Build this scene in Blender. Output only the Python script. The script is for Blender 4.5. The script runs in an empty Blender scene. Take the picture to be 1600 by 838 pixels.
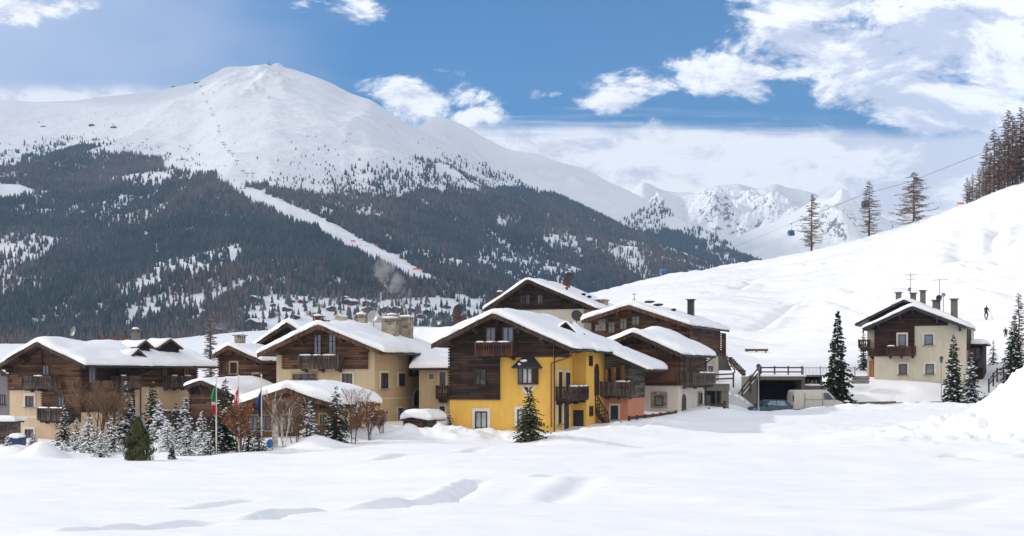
import bpy, math, random
import numpy as np
from mathutils import Vector, Matrix
R = math.radians
rnd = random.Random(7)
# ------------------------------------------------------------ camera, light, sky
FPX, CX, HY, ZC = 2200.0, 800.0, 590.0, 3.4      # focal length in photo pixels, horizon row, eye height
scene = bpy.context.scene
cd = bpy.data.cameras.new('camera'); cam = bpy.data.objects.new('camera', cd)
scene.collection.objects.link(cam); scene.camera = cam
cam.location = (0, 0, ZC); cam.rotation_euler = (R(90), 0, 0)
cd.sensor_width = 36.0; cd.lens = 36.0 * FPX / 1600.0
cd.shift_y = (HY - 419.0) / 1600.0
cd.clip_start = 0.1; cd.clip_end = 40000
SUN_EL, SUN_X, SUN_Y = 25.0, -0.90, 0.40           # direction to the sun: left, slightly beyond the village
sl = math.hypot(SUN_X, SUN_Y); sx, sy = SUN_X / sl, SUN_Y / sl
sun_dir = Vector((sx * math.cos(R(SUN_EL)), sy * math.cos(R(SUN_EL)), math.sin(R(SUN_EL))))
sd = bpy.data.lights.new('sun', 'SUN'); sun = bpy.data.objects.new('sun', sd); scene.collection.objects.link(sun)
sd.energy = 3.3; sd.angle = R(0.6); sd.color = (1.0, 0.94, 0.85)
sun.rotation_euler = sun_dir.to_track_quat('Z', 'Y').to_euler()
scene.view_settings.view_transform = 'Standard'; scene.view_settings.look = 'None'
scene.view_settings.exposure = 0.22; scene.view_settings.gamma = 1
scene.view_settings.use_curve_mapping = False
scene.cycles.max_bounces = 5; scene.cycles.diffuse_bounces = 3; scene.cycles.glossy_bounces = 2
scene.cycles.transparent_max_bounces = 6; scene.cycles.volume_bounces = 0
scene.cycles.use_denoising = True

class NT:
    """tiny node-graph helper"""
    def __init__(s, tree): s.t = tree; s.n = tree.nodes; s.l = tree.links
    def new(s, typ, **kw):
        nd = s.n.new(typ)
        for k, v in kw.items(): setattr(nd, k, v)
        return nd
    def put(s, sock, v):
        if isinstance(v, bpy.types.NodeSocket): s.l.new(v, sock)
        elif v is not None: sock.default_value = v
    def m(s, op, a, b=None, c=None, clamp=False):
        nd = s.new('ShaderNodeMath', operation=op); nd.use_clamp = clamp
        s.put(nd.inputs[0], a); s.put(nd.inputs[1], b)
        if c is not None: s.put(nd.inputs[2], c)
        return nd.outputs[0]
    def vm(s, op, a, b=None):
        nd = s.new('ShaderNodeVectorMath', operation=op); s.put(nd.inputs[0], a); s.put(nd.inputs[1], b)
        return nd.outputs[0]
    def noise(s, vec, scale, detail=3, rough=0.5, dist=0.0):
        nd = s.new('ShaderNodeTexNoise'); s.put(nd.inputs['Vector'], vec)
        nd.inputs['Scale'].default_value = scale; nd.inputs['Detail'].default_value = detail
        nd.inputs['Roughness'].default_value = rough; nd.inputs['Distortion'].default_value = dist
        return nd.outputs[0]
    def mix(s, fac, a, b, blend='MIX'):
        nd = s.new('ShaderNodeMix', data_type='RGBA', blend_type=blend)
        s.put(nd.inputs[0], fac); s.put(nd.inputs[6], a); s.put(nd.inputs[7], b)
        return nd.outputs[2]
    def ramp(s, v, a, b, c=0.0, d=1.0, smooth=True):
        nd = s.new('ShaderNodeMapRange'); nd.interpolation_type = 'SMOOTHSTEP' if smooth else 'LINEAR'
        s.put(nd.inputs[0], v)
        for i, q in enumerate((a, b, c, d)): s.put(nd.inputs[i + 1], q)
        return nd.outputs[0]
    def xyz(s, v):
        nd = s.new('ShaderNodeSeparateXYZ'); s.put(nd.inputs[0], v); return nd.outputs
    def comb(s, x, y, z):
        nd = s.new('ShaderNodeCombineXYZ')
        for i, q in enumerate((x, y, z)): s.put(nd.inputs[i], q)
        return nd.outputs[0]

world = bpy.data.worlds.new('World'); scene.world = world; world.use_nodes = True
wt = NT(world.node_tree); world.node_tree.nodes.clear()
sky = wt.new('ShaderNodeTexSky', sky_type='NISHITA'); sky.sun_disc = False
sky.sun_elevation = R(SUN_EL); sky.sun_rotation = math.atan2(sx, sy); sky.altitude = 1800
sky.air_density = 1.0; sky.dust_density = 0.3; sky.ozone_density = 2.0
tc = wt.new('ShaderNodeTexCoord')
dx, dy, dz = wt.xyz(tc.outputs['Generated'])
ysafe = wt.m('MAXIMUM', dy, 0.05)
cu = wt.m('DIVIDE', dx, ysafe); cv = wt.m('DIVIDE', dz, ysafe)     # slopes of the view ray: where on the sky the clouds stand
puv = wt.comb(cu, cv, 0.0)
pst = wt.comb(cu, wt.m('MULTIPLY', cv, 1.9), 0.3)
n1 = wt.noise(pst, 13.0, 10, 0.64, 0.3)
n1s = wt.noise(wt.vm('ADD', pst, (-0.012, 0.02, 0.0)), 13.0, 10, 0.64, 0.3)
nbig = wt.noise(pst, 5.0, 3, 0.5)
clouds = [(668, 146, 84, 42, .95), (735, 180, 45, 18, .7), (1015, 128, 110, 28, .9), (1120, 118, 130, 44, 1.0), (1270, 88, 150, 62, 1.05),
          (1400, 105, 190, 80, 1.1), (1560, 60, 150, 130, 1.1), (1520, 160, 150, 55, 1.0), (1280, 5, 150, 38, .9),
          (965, 158, 60, 22, .85), (1060, 190, 90, 15, .75), (850, 145, 60, 12, .5), (545, 12, 60, 30, .6), (1240, 195, 70, 18, .7), (470, 5, 60, 16, .55), (60, 8, 150, 28, 1.0)]
tot = None
for (px, py, rx, ry, a) in clouds:
    ex = wt.m('DIVIDE', wt.m('SUBTRACT', cu, (px - CX) / FPX), rx / FPX)
    ey = wt.m('DIVIDE', wt.m('SUBTRACT', cv, (HY - py) / FPX), ry / FPX)
    r2 = wt.m('ADD', wt.m('MULTIPLY', ex, ex), wt.m('MULTIPLY', ey, ey))
    v = wt.m('MULTIPLY', wt.m('EXPONENT', wt.m('MULTIPLY', r2, -0.75)), a)
    tot = v if tot is None else wt.m('MAXIMUM', tot, v)
puff = wt.m('ADD', tot, wt.m('MULTIPLY', wt.m('SUBTRACT', n1, 0.5), 2.9))
puff = wt.ramp(puff, 0.42, 0.78)
puff = wt.m('MULTIPLY', puff, wt.ramp(tot, 0.05, 0.3))
# long bank above the far range, with streaky top
streak = wt.noise(wt.comb(wt.m('MULTIPLY', cu, 1.0), wt.m('MULTIPLY', cv, 22.0), 1.0), 4.0, 4, 0.6)
bank_v = wt.m('ADD', cv, wt.m('MULTIPLY', wt.m('SUBTRACT', streak, 0.5), 0.05))
bank = wt.m('MULTIPLY', wt.ramp(bank_v, 0.188, 0.168), wt.ramp(cu, -0.13, -0.04))
bank = wt.m('MULTIPLY', bank, wt.ramp(wt.m('ADD', nbig, wt.ramp(cv, 0.19, 0.12)), 0.30, 0.55))
leftlow = wt.m('MULTIPLY', wt.ramp(cv, 0.212, 0.200), wt.ramp(cu, -0.20, -0.29))
veil = wt.m('MULTIPLY', wt.ramp(wt.m('ADD', cu, wt.m('MULTIPLY', wt.m('SUBTRACT', nbig, 0.5), 0.3)), -0.08, -0.36, 0.0, 0.72), 1.0)
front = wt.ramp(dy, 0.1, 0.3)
back = wt.m('MULTIPLY', wt.ramp(wt.noise(tc.outputs['Generated'], 3.0, 5, 0.6), 0.30, 0.48), wt.m('SUBTRACT', 1.0, front))  # unseen clouds behind the camera, brightened to fill the shaded house fronts
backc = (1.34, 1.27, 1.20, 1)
# light and shade inside the clouds
lit = wt.ramp(wt.m('ADD', wt.m('MULTIPLY', wt.m('SUBTRACT', n1, n1s), 4.2), wt.m('MULTIPLY', wt.m('SUBTRACT', nbig, 0.5), 1.7)), -0.42, 0.34)
gfac = wt.m('MAXIMUM', lit, 0.0)
c_shade = (0.66, 0.68, 0.82, 1); c_lit = (1.22, 1.20, 1.21, 1)
ccol = wt.mix(gfac, c_shade, c_lit)
skyc = wt.mix(1.0, sky.outputs[0], (0.041, 0.067, 0.089, 1), 'MULTIPLY')
hsv = wt.new('ShaderNodeHueSaturation'); hsv.inputs['Saturation'].default_value = 1.3; hsv.inputs['Value'].default_value = 1.0
wt.l.new(skyc, hsv.inputs['Color'])
base = hsv.outputs[0]
c1 = wt.mix(wt.m('MULTIPLY', veil, front), base, (0.68, 0.74, 0.92, 1))
bn = wt.ramp(wt.m('ADD', wt.m('MULTIPLY', wt.m('SUBTRACT', n1, n1s), 5.0), wt.m('MULTIPLY', wt.m('SUBTRACT', nbig, 0.5), 2.6)), -0.55, 0.25)
bcol = wt.mix(bn, (0.74, 0.755, 0.86, 1), (1.10, 1.09, 1.11, 1))
c2 = wt.mix(wt.m('MULTIPLY', wt.m('MULTIPLY', wt.m('MAXIMUM', bank, leftlow), front), 0.96), c1, bcol)
c3 = wt.mix(wt.m('MULTIPLY', puff, front), c2, ccol)
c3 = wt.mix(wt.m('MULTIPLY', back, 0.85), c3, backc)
bgn = wt.new('ShaderNodeBackground'); wt.l.new(c3, bgn.inputs[0]); bgn.inputs[1].default_value = 1.0
wo = wt.new('ShaderNodeOutputWorld'); wt.l.new(bgn.outputs[0], wo.inputs[0])

# ------------------------------------------------------------ helpers
def tag(o, label=None, cat=None, group=None, kind=None):
    if label: o['label'] = label
    if cat: o['category'] = cat
    if group: o['group'] = group
    if kind: o['kind'] = kind
    return o
def empty(name, loc, rz=0.0):
    o = bpy.data.objects.new(name, None); scene.collection.objects.link(o)
    o.location = loc; o.rotation_euler = (0, 0, rz); o.empty_display_size = 0.2
    return o
def copy_tree(o, parent=None):
    c = o.copy(); scene.collection.objects.link(c); c.parent = parent
    for ch in o.children: copy_tree(ch, c)
    return c
class MB:
    def __init__(s): s.v = []; s.f = []; s.nv = 0
    def add(s, vs, fs):
        b = len(s.v); s.v.extend(vs); s.f.extend([tuple(i + b for i in f) for f in fs])
    def box(s, x0, x1, y0, y1, z0, z1):
        s.add([(x0,y0,z0),(x1,y0,z0),(x1,y1,z0),(x0,y1,z0),(x0,y0,z1),(x1,y0,z1),(x1,y1,z1),(x0,y1,z1)],
              [(0,3,2,1),(4,5,6,7),(0,1,5,4),(1,2,6,5),(2,3,7,6),(3,0,4,7)]); return s
    def prism(s, poly, off):
        n = len(poly); off = Vector(off)
        a = [Vector(p) for p in poly]; b = [p + off for p in a]
        s.add([tuple(p) for p in a + b], [tuple(range(n - 1, -1, -1)), tuple(range(n, 2 * n))] +
              [(i, (i + 1) % n, n + (i + 1) % n, n + i) for i in range(n)]); return s
    def tube(s, p0, p1, r0, r1=None, n=6, caps=True):
        r1 = r0 if r1 is None else r1
        p0 = Vector(p0); p1 = Vector(p1); d = p1 - p0
        if d.length < 1e-6: return s
        q = d.to_track_quat('Z', 'Y'); a = q @ Vector((1,0,0)); b = q @ Vector((0,1,0)); vs = []
        for (p, r) in ((p0, r0), (p1, r1)):
            for i in range(n):
                t = 2 * math.pi * i / n; vs.append(tuple(p + a * (r * math.cos(t)) + b * (r * math.sin(t))))
        fs = [(i, (i + 1) % n, n + (i + 1) % n, n + i) for i in range(n)]
        if caps: fs += [tuple(range(n - 1, -1, -1)), tuple(range(n, 2 * n))]
        s.add(vs, fs); return s
    def path(s, pts, r, n=6):
        for a, b in zip(pts, pts[1:]): s.tube(a, b, r, n=n)
        return s
    def beam(s, p0, p1, w, h):
        p0 = Vector(p0); p1 = Vector(p1); d = (p1 - p0).normalized()
        up = Vector((0, 0, 1)); side = d.cross(up)
        if side.length < 1e-3: side = Vector((1, 0, 0))
        side.normalize(); up = side.cross(d)
        a = side * (w / 2); b = up * (h / 2)
        s.add([tuple(p) for p in (p0-a-b, p0+a-b, p0+a+b, p0-a+b, p1-a-b, p1+a-b, p1+a+b, p1-a+b)],
              [(0,3,2,1),(4,5,6,7),(0,1,5,4),(1,2,6,5),(2,3,7,6),(3,0,4,7)]); return s
    def blob(s, c, r, nu=7, nv=4, jit=0.0, rg=None):
        rg = rg or rnd; vs = [(c[0], c[1], c[2] - r[2])]
        for j in range(1, nv):
            ph = math.pi * j / nv - math.pi / 2
            for i in range(nu):
                t = 2 * math.pi * i / nu; k = 1 + jit * (rg.random() - 0.5)
                vs.append((c[0] + r[0]*k*math.cos(ph)*math.cos(t), c[1] + r[1]*k*math.cos(ph)*math.sin(t), c[2] + r[2]*k*math.sin(ph)))
        vs.append((c[0], c[1], c[2] + r[2])); top = len(vs) - 1; fs = []
        for i in range(nu):
            i2 = (i + 1) % nu; fs.append((0, 1 + i2, 1 + i))
            for j in range(nv - 2):
                a = 1 + j * nu; fs.append((a + i, a + i2, a + nu + i2, a + nu + i))
            a = 1 + (nv - 2) * nu; fs.append((a + i, a + i2, top))
        s.add(vs, fs); return s
    def lathe(s, prof, n=12, c=(0, 0, 0)):
        vs = []; fs = []; m_ = len(prof)
        for (r, z) in prof:
            for i in range(n):
                t = 2 * math.pi * i / n; vs.append((c[0] + r*math.cos(t), c[1] + r*math.sin(t), c[2] + z))
        for j in range(m_ - 1):
            for i in range(n):
                i2 = (i + 1) % n; fs.append((j*n+i, j*n+i2, (j+1)*n+i2, (j+1)*n+i))
        fs += [tuple(range(n - 1, -1, -1)), tuple(range((m_-1)*n, m_*n))]
        s.add(vs, fs); return s
    def build(s, name, mat, parent=None, smooth=False, loc=None):
        me = bpy.data.meshes.new(name); me.from_pydata([tuple(v) for v in s.v], [], s.f); me.materials.append(mat)
        if smooth: me.polygons.foreach_set('use_smooth', [True] * len(me.polygons))
        me.update(); o = bpy.data.objects.new(name, me); scene.collection.objects.link(o)
        if parent: o.parent = parent
        if loc: o.location = loc
        return o
def np_mesh(name, V, Fq, mat, smooth=True, parent=None):
    """mesh straight from arrays; Fq is (n,3) or (n,4)"""
    me = bpy.data.meshes.new(name); k = Fq.shape[1]
    me.vertices.add(len(V)); me.vertices.foreach_set('co', V.astype(np.float32).ravel())
    me.loops.add(Fq.size); me.loops.foreach_set('vertex_index', Fq.astype(np.int32).ravel())
    me.polygons.add(len(Fq)); me.polygons.foreach_set('loop_start', np.arange(0, Fq.size, k, dtype=np.int32))
    me.polygons.foreach_set('use_smooth', np.full(len(Fq), smooth))
    me.update(calc_edges=True); me.validate(); me.materials.append(mat)
    o = bpy.data.objects.new(name, me); scene.collection.objects.link(o)
    if parent: o.parent = parent
    return o
def grid_faces(nr, nc):
    i = np.arange(nr - 1)[:, None] * nc + np.arange(nc - 1)[None, :]
    return np.stack([i, i + 1, i + nc + 1, i + nc], -1).reshape(-1, 4)

# ------------------------------------------------------------ noise on arrays
def _h(ix, iy, seed):
    h = (ix.astype(np.int64) * 374761393 + iy.astype(np.int64) * 668265263 + seed * 982451653) & 0xffffffff
    h = ((h ^ (h >> 13)) * 1274126177) & 0xffffffff
    return ((h ^ (h >> 16)) & 0xffff) / 65535.0
def vnoise(x, y, seed=0):
    xi = np.floor(x); yi = np.floor(y); fx = x - xi; fy = y - yi
    fx = fx*fx*fx*(fx*(fx*6-15)+10); fy = fy*fy*fy*(fy*(fy*6-15)+10)
    a = _h(xi, yi, seed); b = _h(xi+1, yi, seed); c = _h(xi, yi+1, seed); d = _h(xi+1, yi+1, seed)
    return (a*(1-fx)+b*fx)*(1-fy) + (c*(1-fx)+d*fx)*fy - 0.5
def fbm(x, y, octv=4, seed=0, gain=0.5):
    s = 0.0; a = 1.0
    for o in range(octv):
        s = s + a * vnoise(x, y, seed + o * 17); c, n_ = 0.8, 0.6
        x, y = (x*c - y*n_)*2.03, (x*n_ + y*c)*2.03; a *= gain
    return s
def ridged(x, y, octv=5, seed=0, gain=0.5):
    s = 0.0; a = 1.0; w = 1.0
    for o in range(octv):
        v = 1 - np.abs(vnoise(x, y, seed + o * 31)) * 2.0; v = v * v * w; w = np.clip(v * 1.6, 0, 1)
        s = s + a * v; x, y = (x*0.8 - y*0.6)*2.03, (x*0.6 + y*0.8)*2.03; a *= gain
    return s
def hermite(xs, ys, x):
    """smooth interpolation through (xs, ys); ys may have trailing columns"""
    xs = np.asarray(xs, float); ys = np.asarray(ys, float)
    m_ = np.zeros_like(ys); dxs = np.diff(xs); sl_ = np.diff(ys) / dxs
    for i in range(1, len(xs) - 1):
        a, b = sl_[i-1], sl_[i]; m_[i] = 0.0 if a * b <= 0 else 2 * a * b / (a + b)
    m_[0] = sl_[0]; m_[-1] = sl_[-1]
    x = np.clip(x, xs[0], xs[-1]); i = np.clip(np.searchsorted(xs, x) - 1, 0, len(xs) - 2)
    h = xs[i+1] - xs[i]; t = (x - xs[i]) / h
    return (2*t**3-3*t**2+1)*ys[i] + (t**3-2*t**2+t)*h*m_[i] + (-2*t**3+3*t**2)*ys[i+1] + (t**3-t**2)*h*m_[i+1]

# ------------------------------------------------------------ materials
def newmat(name):
    m_ = bpy.data.materials.new(name); m_.use_nodes = True; t = NT(m_.node_tree); t.n.clear()
    b = t.new('ShaderNodeBsdfPrincipled'); o = t.new('ShaderNodeOutputMaterial'); t.l.new(b.outputs[0], o.inputs[0])
    b.inputs['Specular IOR Level'].default_value = 0.3
    return m_, t, b
def bump(t, b, h, strength=0.5, dist=0.05):
    n_ = t.new('ShaderNodeBump'); n_.inputs['Strength'].default_value = strength; n_.inputs['Distance'].default_value = dist
    t.put(n_.inputs['Height'], h); t.l.new(n_.outputs[0], b.inputs['Normal'])
def c4(c): return (c[0], c[1], c[2], 1)
def snow_mat(name, bscale=2.0, bdist=0.06, base=(0.84, 0.85, 0.875), sub=0.0):
    m_, t, b = newmat(name); g = t.new('ShaderNodeNewGeometry').outputs['Position']
    n_ = t.noise(g, bscale, 6, 0.62); n2 = t.noise(g, bscale * 0.13, 3)
    b.inputs['Base Color'].default_value = c4(base)
    t.put(b.inputs['Base Color'], t.mix(n2, c4([k*0.965 for k in base]), c4(base)))
    b.inputs['Roughness'].default_value = 0.55; bump(t, b, n_, 0.35, bdist)
    return m_
def plain(name, col, rough=0.6, metal=0.0, var=0.25, scale=3.0, bmp=0.15):
    m_, t, b = newmat(name); g = t.new('ShaderNodeTexCoord').outputs['Object']
    n_ = t.noise(g, scale, 5, 0.6)
    t.put(b.inputs['Base Color'], t.mix(t.ramp(n_, 0.3, 0.7), c4([k*(1-var) for k in col]), c4([min(1, k*(1+var*.6)) for k in col])))
    b.inputs['Roughness'].default_value = rough; b.inputs['Metallic'].default_value = metal
    if bmp: bump(t, b, n_, bmp, 0.02)
    return m_
def plaster(name, col):
    m_, t, b = newmat(name); g = t.new('ShaderNodeTexCoord').outputs['Object']
    x, y, z = t.xyz(g)
    n_ = t.noise(g, 0.9, 6, 0.62); n2 = t.noise(t.comb(t.m('MULTIPLY', x, 2.5), t.m('MULTIPLY', y, 2.5), t.m('MULTIPLY', z, 0.35)), 1.5, 5, 0.6)
    f = t.m('MULTIPLY', t.ramp(t.m('ADD', n_, n2), 0.8, 1.25), 0.55)
    c = t.mix(f, c4(col), c4([k*0.80 for k in col]))
    damp = t.m('MULTIPLY', t.ramp(t.m('ADD', z, t.m('MULTIPLY', n_, 0.9)), 1.0, 0.35), 0.35)   # rising damp stain near the foot
    c = t.mix(damp, c, c4([k*0.62 for k in col]))
    t.put(b.inputs['Base Color'], c); b.inputs['Roughness'].default_value = 0.9
    bump(t, b, t.noise(g, 9, 5, 0.6), 0.35, 0.02); return m_
def timber(name, dark, light, pitch=0.2, vert=False, grey=0.25):
    m_, t, b = newmat(name); g = t.new('ShaderNodeTexCoord').outputs['Object']; x, y, z = t.xyz(g)
    if vert: u_ = t.m('ADD', x, y); v_ = z
    else: u_ = z; v_ = t.m('ADD', x, y)
    q = t.m('DIVIDE', u_, pitch); fr = t.m('FRACT', q); fl = t.m('FLOOR', q)
    seg = t.m('FLOOR', t.m('ADD', t.m('MULTIPLY', v_, 0.4), t.m('MULTIPLY', fl, 0.37)))
    wn = t.new('ShaderNodeTexWhiteNoise', noise_dimensions='2D'); t.put(wn.inputs['Vector'], t.comb(fl, seg, 0.0)); pr = wn.outputs['Value']
    sc = (t.comb(t.m('MULTIPLY', x, 9), t.m('MULTIPLY', y, 9), t.m('MULTIPLY', z, 0.8)) if vert else
          t.comb(t.m('MULTIPLY', x, 0.9), t.m('MULTIPLY', y, 0.9), t.m('MULTIPLY', z, 14)))
    grain = t.noise(sc, 1.6, 5, 0.65); patch = t.noise(g, 0.55, 4, 0.6)
    f = t.m('ADD', t.m('MULTIPLY', pr, 0.5), t.m('ADD', t.m('MULTIPLY', grain, 0.55), t.m('MULTIPLY', patch, 0.7)))
    c = t.mix(t.ramp(f, 0.55, 1.2), c4(dark), c4(light))
    c = t.mix(t.m('MULTIPLY', t.ramp(patch, 0.5, 0.75), grey), c, (0.16, 0.14, 0.125, 1))
    gap = t.ramp(t.m('ABSOLUTE', t.m('SUBTRACT', fr, 0.5)), 0.40, 0.49)
    c = t.mix(t.m('MULTIPLY', gap, 0.85), c, c4([k*0.25 for k in dark]))
    t.put(b.inputs['Base Color'], c); b.inputs['Roughness'].default_value = 0.8
    bump(t, b, t.m('SUBTRACT', t.m('MULTIPLY', grain, 0.25), gap), 0.7, 0.03); return m_
def stone(name, col, scale=3.0):
    m_, t, b = newmat(name); g = t.new('ShaderNodeTexCoord').outputs['Object']
    v = t.new('ShaderNodeTexVoronoi'); v.feature = 'F1'; t.put(v.inputs['Vector'], g); v.inputs['Scale'].default_value = scale
    v2 = t.new('ShaderNodeTexVoronoi'); v2.feature = 'DISTANCE_TO_EDGE'; t.put(v2.inputs['Vector'], g); v2.inputs['Scale'].default_value = scale
    w = t.new('ShaderNodeSeparateColor'); t.l.new(v.outputs['Color'], w.inputs[0])
    c = t.mix(w.outputs[0], c4([k*0.5 for k in col]), c4([k*1.35 for k in col]))
    c = t.mix(t.ramp(v2.outputs['Distance'], 0.08, 0.0), c, (0.33, 0.31, 0.28, 1))
    t.put(b.inputs['Base Color'], c); b.inputs['Roughness'].default_value = 0.9
    bump(t, b, t.ramp(v2.outputs['Distance'], 0.0, 0.12), 0.6, 0.03); return m_
def glass(name, tint=(0.035, 0.045, 0.06), rough=0.08, var=0.0):
    m_, t, b = newmat(name); g = t.new('ShaderNodeTexCoord').outputs['Object']
    t.put(b.inputs['Base Color'], t.mix(t.ramp(t.noise(g, 1.3, 2), 0.35, 0.65), c4(tint), c4([k*(1.6+var) for k in tint])))
    b.inputs['Roughness'].default_value = rough; b.inputs['Specular IOR Level'].default_value = 0.6; return m_
M = dict(
    ground=snow_mat('ground snow', 1.3, 0.07), roofsnow=snow_mat('roof snow', 1.2, 0.10), treesnow=snow_mat('tree snow', 6, 0.05),
    timber_mid=timber('weathered brown logs', (0.034, 0.018, 0.011), (0.165, 0.085, 0.045), 0.19, grey=.15),
    timber_dark=timber('dark stained logs', (0.016, 0.009, 0.007), (0.055, 0.031, 0.021), 0.19, grey=0.12),
    timber_red=timber('red brown logs', (0.036, 0.018, 0.012), (0.145, 0.070, 0.038), 0.19, grey=.12),
    timber_purple=timber('dark red brown boards', (0.022, 0.009, 0.008), (0.062, 0.026, 0.021), 0.16, grey=0.05),
    timber_grey=timber('greyed boards', (0.05, 0.042, 0.036), (0.20, 0.165, 0.14), 0.17, grey=0.6),
    roofwood=timber('roof boards', (0.030, 0.019, 0.014), (0.085, 0.05, 0.033), 0.15, vert=True),
    roofwood_warm=timber('warm roof boards', (0.05, 0.027, 0.016), (0.17, 0.085, 0.05), 0.15, vert=True),
    rail_dark=timber('dark balcony boards', (0.020, 0.013, 0.011), (0.07, 0.043, 0.035), 0.12, vert=True),
    rail_grey=timber('grey brown balcony boards', (0.045, 0.034, 0.031), (0.15, 0.115, 0.10), 0.12, vert=True, grey=.5),
    rail_red=timber('red brown balcony boards', (0.04, 0.018, 0.014), (0.12, 0.055, 0.04), 0.12, vert=True),
    shutter=timber('honey wood', (0.22, 0.10, 0.035), (0.42, 0.21, 0.08), 0.3, vert=True, grey=0),
    cream=plaster('cream plaster', (0.56, 0.45, 0.29)), creamw=plaster('pale cream plaster', (0.60, 0.55, 0.43)),
    peach=plaster('peach plaster', (0.62, 0.47, 0.31)), white=plaster('off white plaster', (0.60, 0.56, 0.48)),
    yellow=plaster('yellow plaster', (0.76, 0.455, 0.095)), pink=plaster('salmon plaster', (0.60, 0.25, 0.16)),
    tan=plaster('tan plaster', (0.40, 0.33, 0.24)), grey=plaster('grey plaster', (0.22, 0.215, 0.215)), concrete=plaster('concrete', (0.16, 0.145, 0.125)),
    trim=plain('white trim', (0.66, 0.62, 0.56), 0.8, var=.1), trimwood=plain('pale wood trim', (0.40, 0.29, 0.18), 0.7),
    framewood=plain('brown window frame', (0.11, 0.05, 0.028), 0.5), framedark=plain('dark window frame', (0.045, 0.024, 0.018), 0.5),
    glass=glass('window glass'), glassb=glass('painted sky glass', (0.11, 0.15, 0.21)), curtain=glass('curtained glass', (0.26, 0.29, 0.29), 0.2),  # glassb: reflected sky put into the base colour as pale blue
    teal=glass('green grey glass', (0.10, 0.135, 0.12), 0.2),
    stone=stone('chimney stone', (0.30, 0.25, 0.19), 3.5), stonetrim=stone('stone trim', (0.26, 0.24, 0.21), 5),
    metal=plain('dark metal', (0.05, 0.05, 0.055), 0.45, 0.6, .2), dish=plain('grey dish', (0.16, 0.16, 0.16), 0.5, 0.3, .1), dishl=plain('light dish', (0.33, 0.33, 0.34), 0.5, 0.2, .1),
    copper=plain('copper pipe', (0.32, 0.12, 0.06), 0.4, 0.7), brick=plain('red brick', (0.13, 0.055, 0.04), 0.8),
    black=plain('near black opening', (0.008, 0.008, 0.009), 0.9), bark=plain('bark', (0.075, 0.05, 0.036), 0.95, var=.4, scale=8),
    fence=timber('fence rails', (0.035, 0.024, 0.019), (0.10, 0.065, 0.05), 0.1), slate=plain('slate', (0.035, 0.035, 0.04), 0.6),
)
def foliage(name, a, b_, sc=1.2):
    m_, t, b = newmat(name); g = t.new('ShaderNodeTexCoord').outputs['Object']; n_ = t.noise(g, sc, 4, 0.6)
    t.put(b.inputs['Base Color'], t.mix(t.ramp(n_, 0.32, 0.68), c4(a), c4(b_))); b.inputs['Roughness'].default_value = 0.8; return m_
M['fir'] = foliage('spruce needles', (0.016, 0.026, 0.014), (0.05, 0.065, 0.03))
M['fir_green'] = foliage('yellow green spruce needles', (0.034, 0.048, 0.016), (0.10, 0.115, 0.04))
M['fir_blue'] = foliage('blue spruce needles', (0.022, 0.035, 0.036), (0.055, 0.075, 0.072))
M['fir_olive'] = foliage('olive juniper needles', (0.030, 0.038, 0.012), (0.085, 0.09, 0.03))
M['larch'] = foliage('larch twigs', (0.12, 0.075, 0.050), (0.26, 0.17, 0.11))
M['rust'] = foliage('rusty twigs', (0.13, 0.05, 0.022), (0.26, 0.11, 0.045))
M['tan'] = foliage('tan twigs', (0.11, 0.062, 0.035), (0.24, 0.14, 0.08))
M['frost'] = foliage('frosted twigs', (0.17, 0.13, 0.11), (0.38, 0.33, 0.31))
M['birch'] = plain('birch bark', (0.55, 0.50, 0.44), 0.8, var=.5, scale=5)
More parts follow.
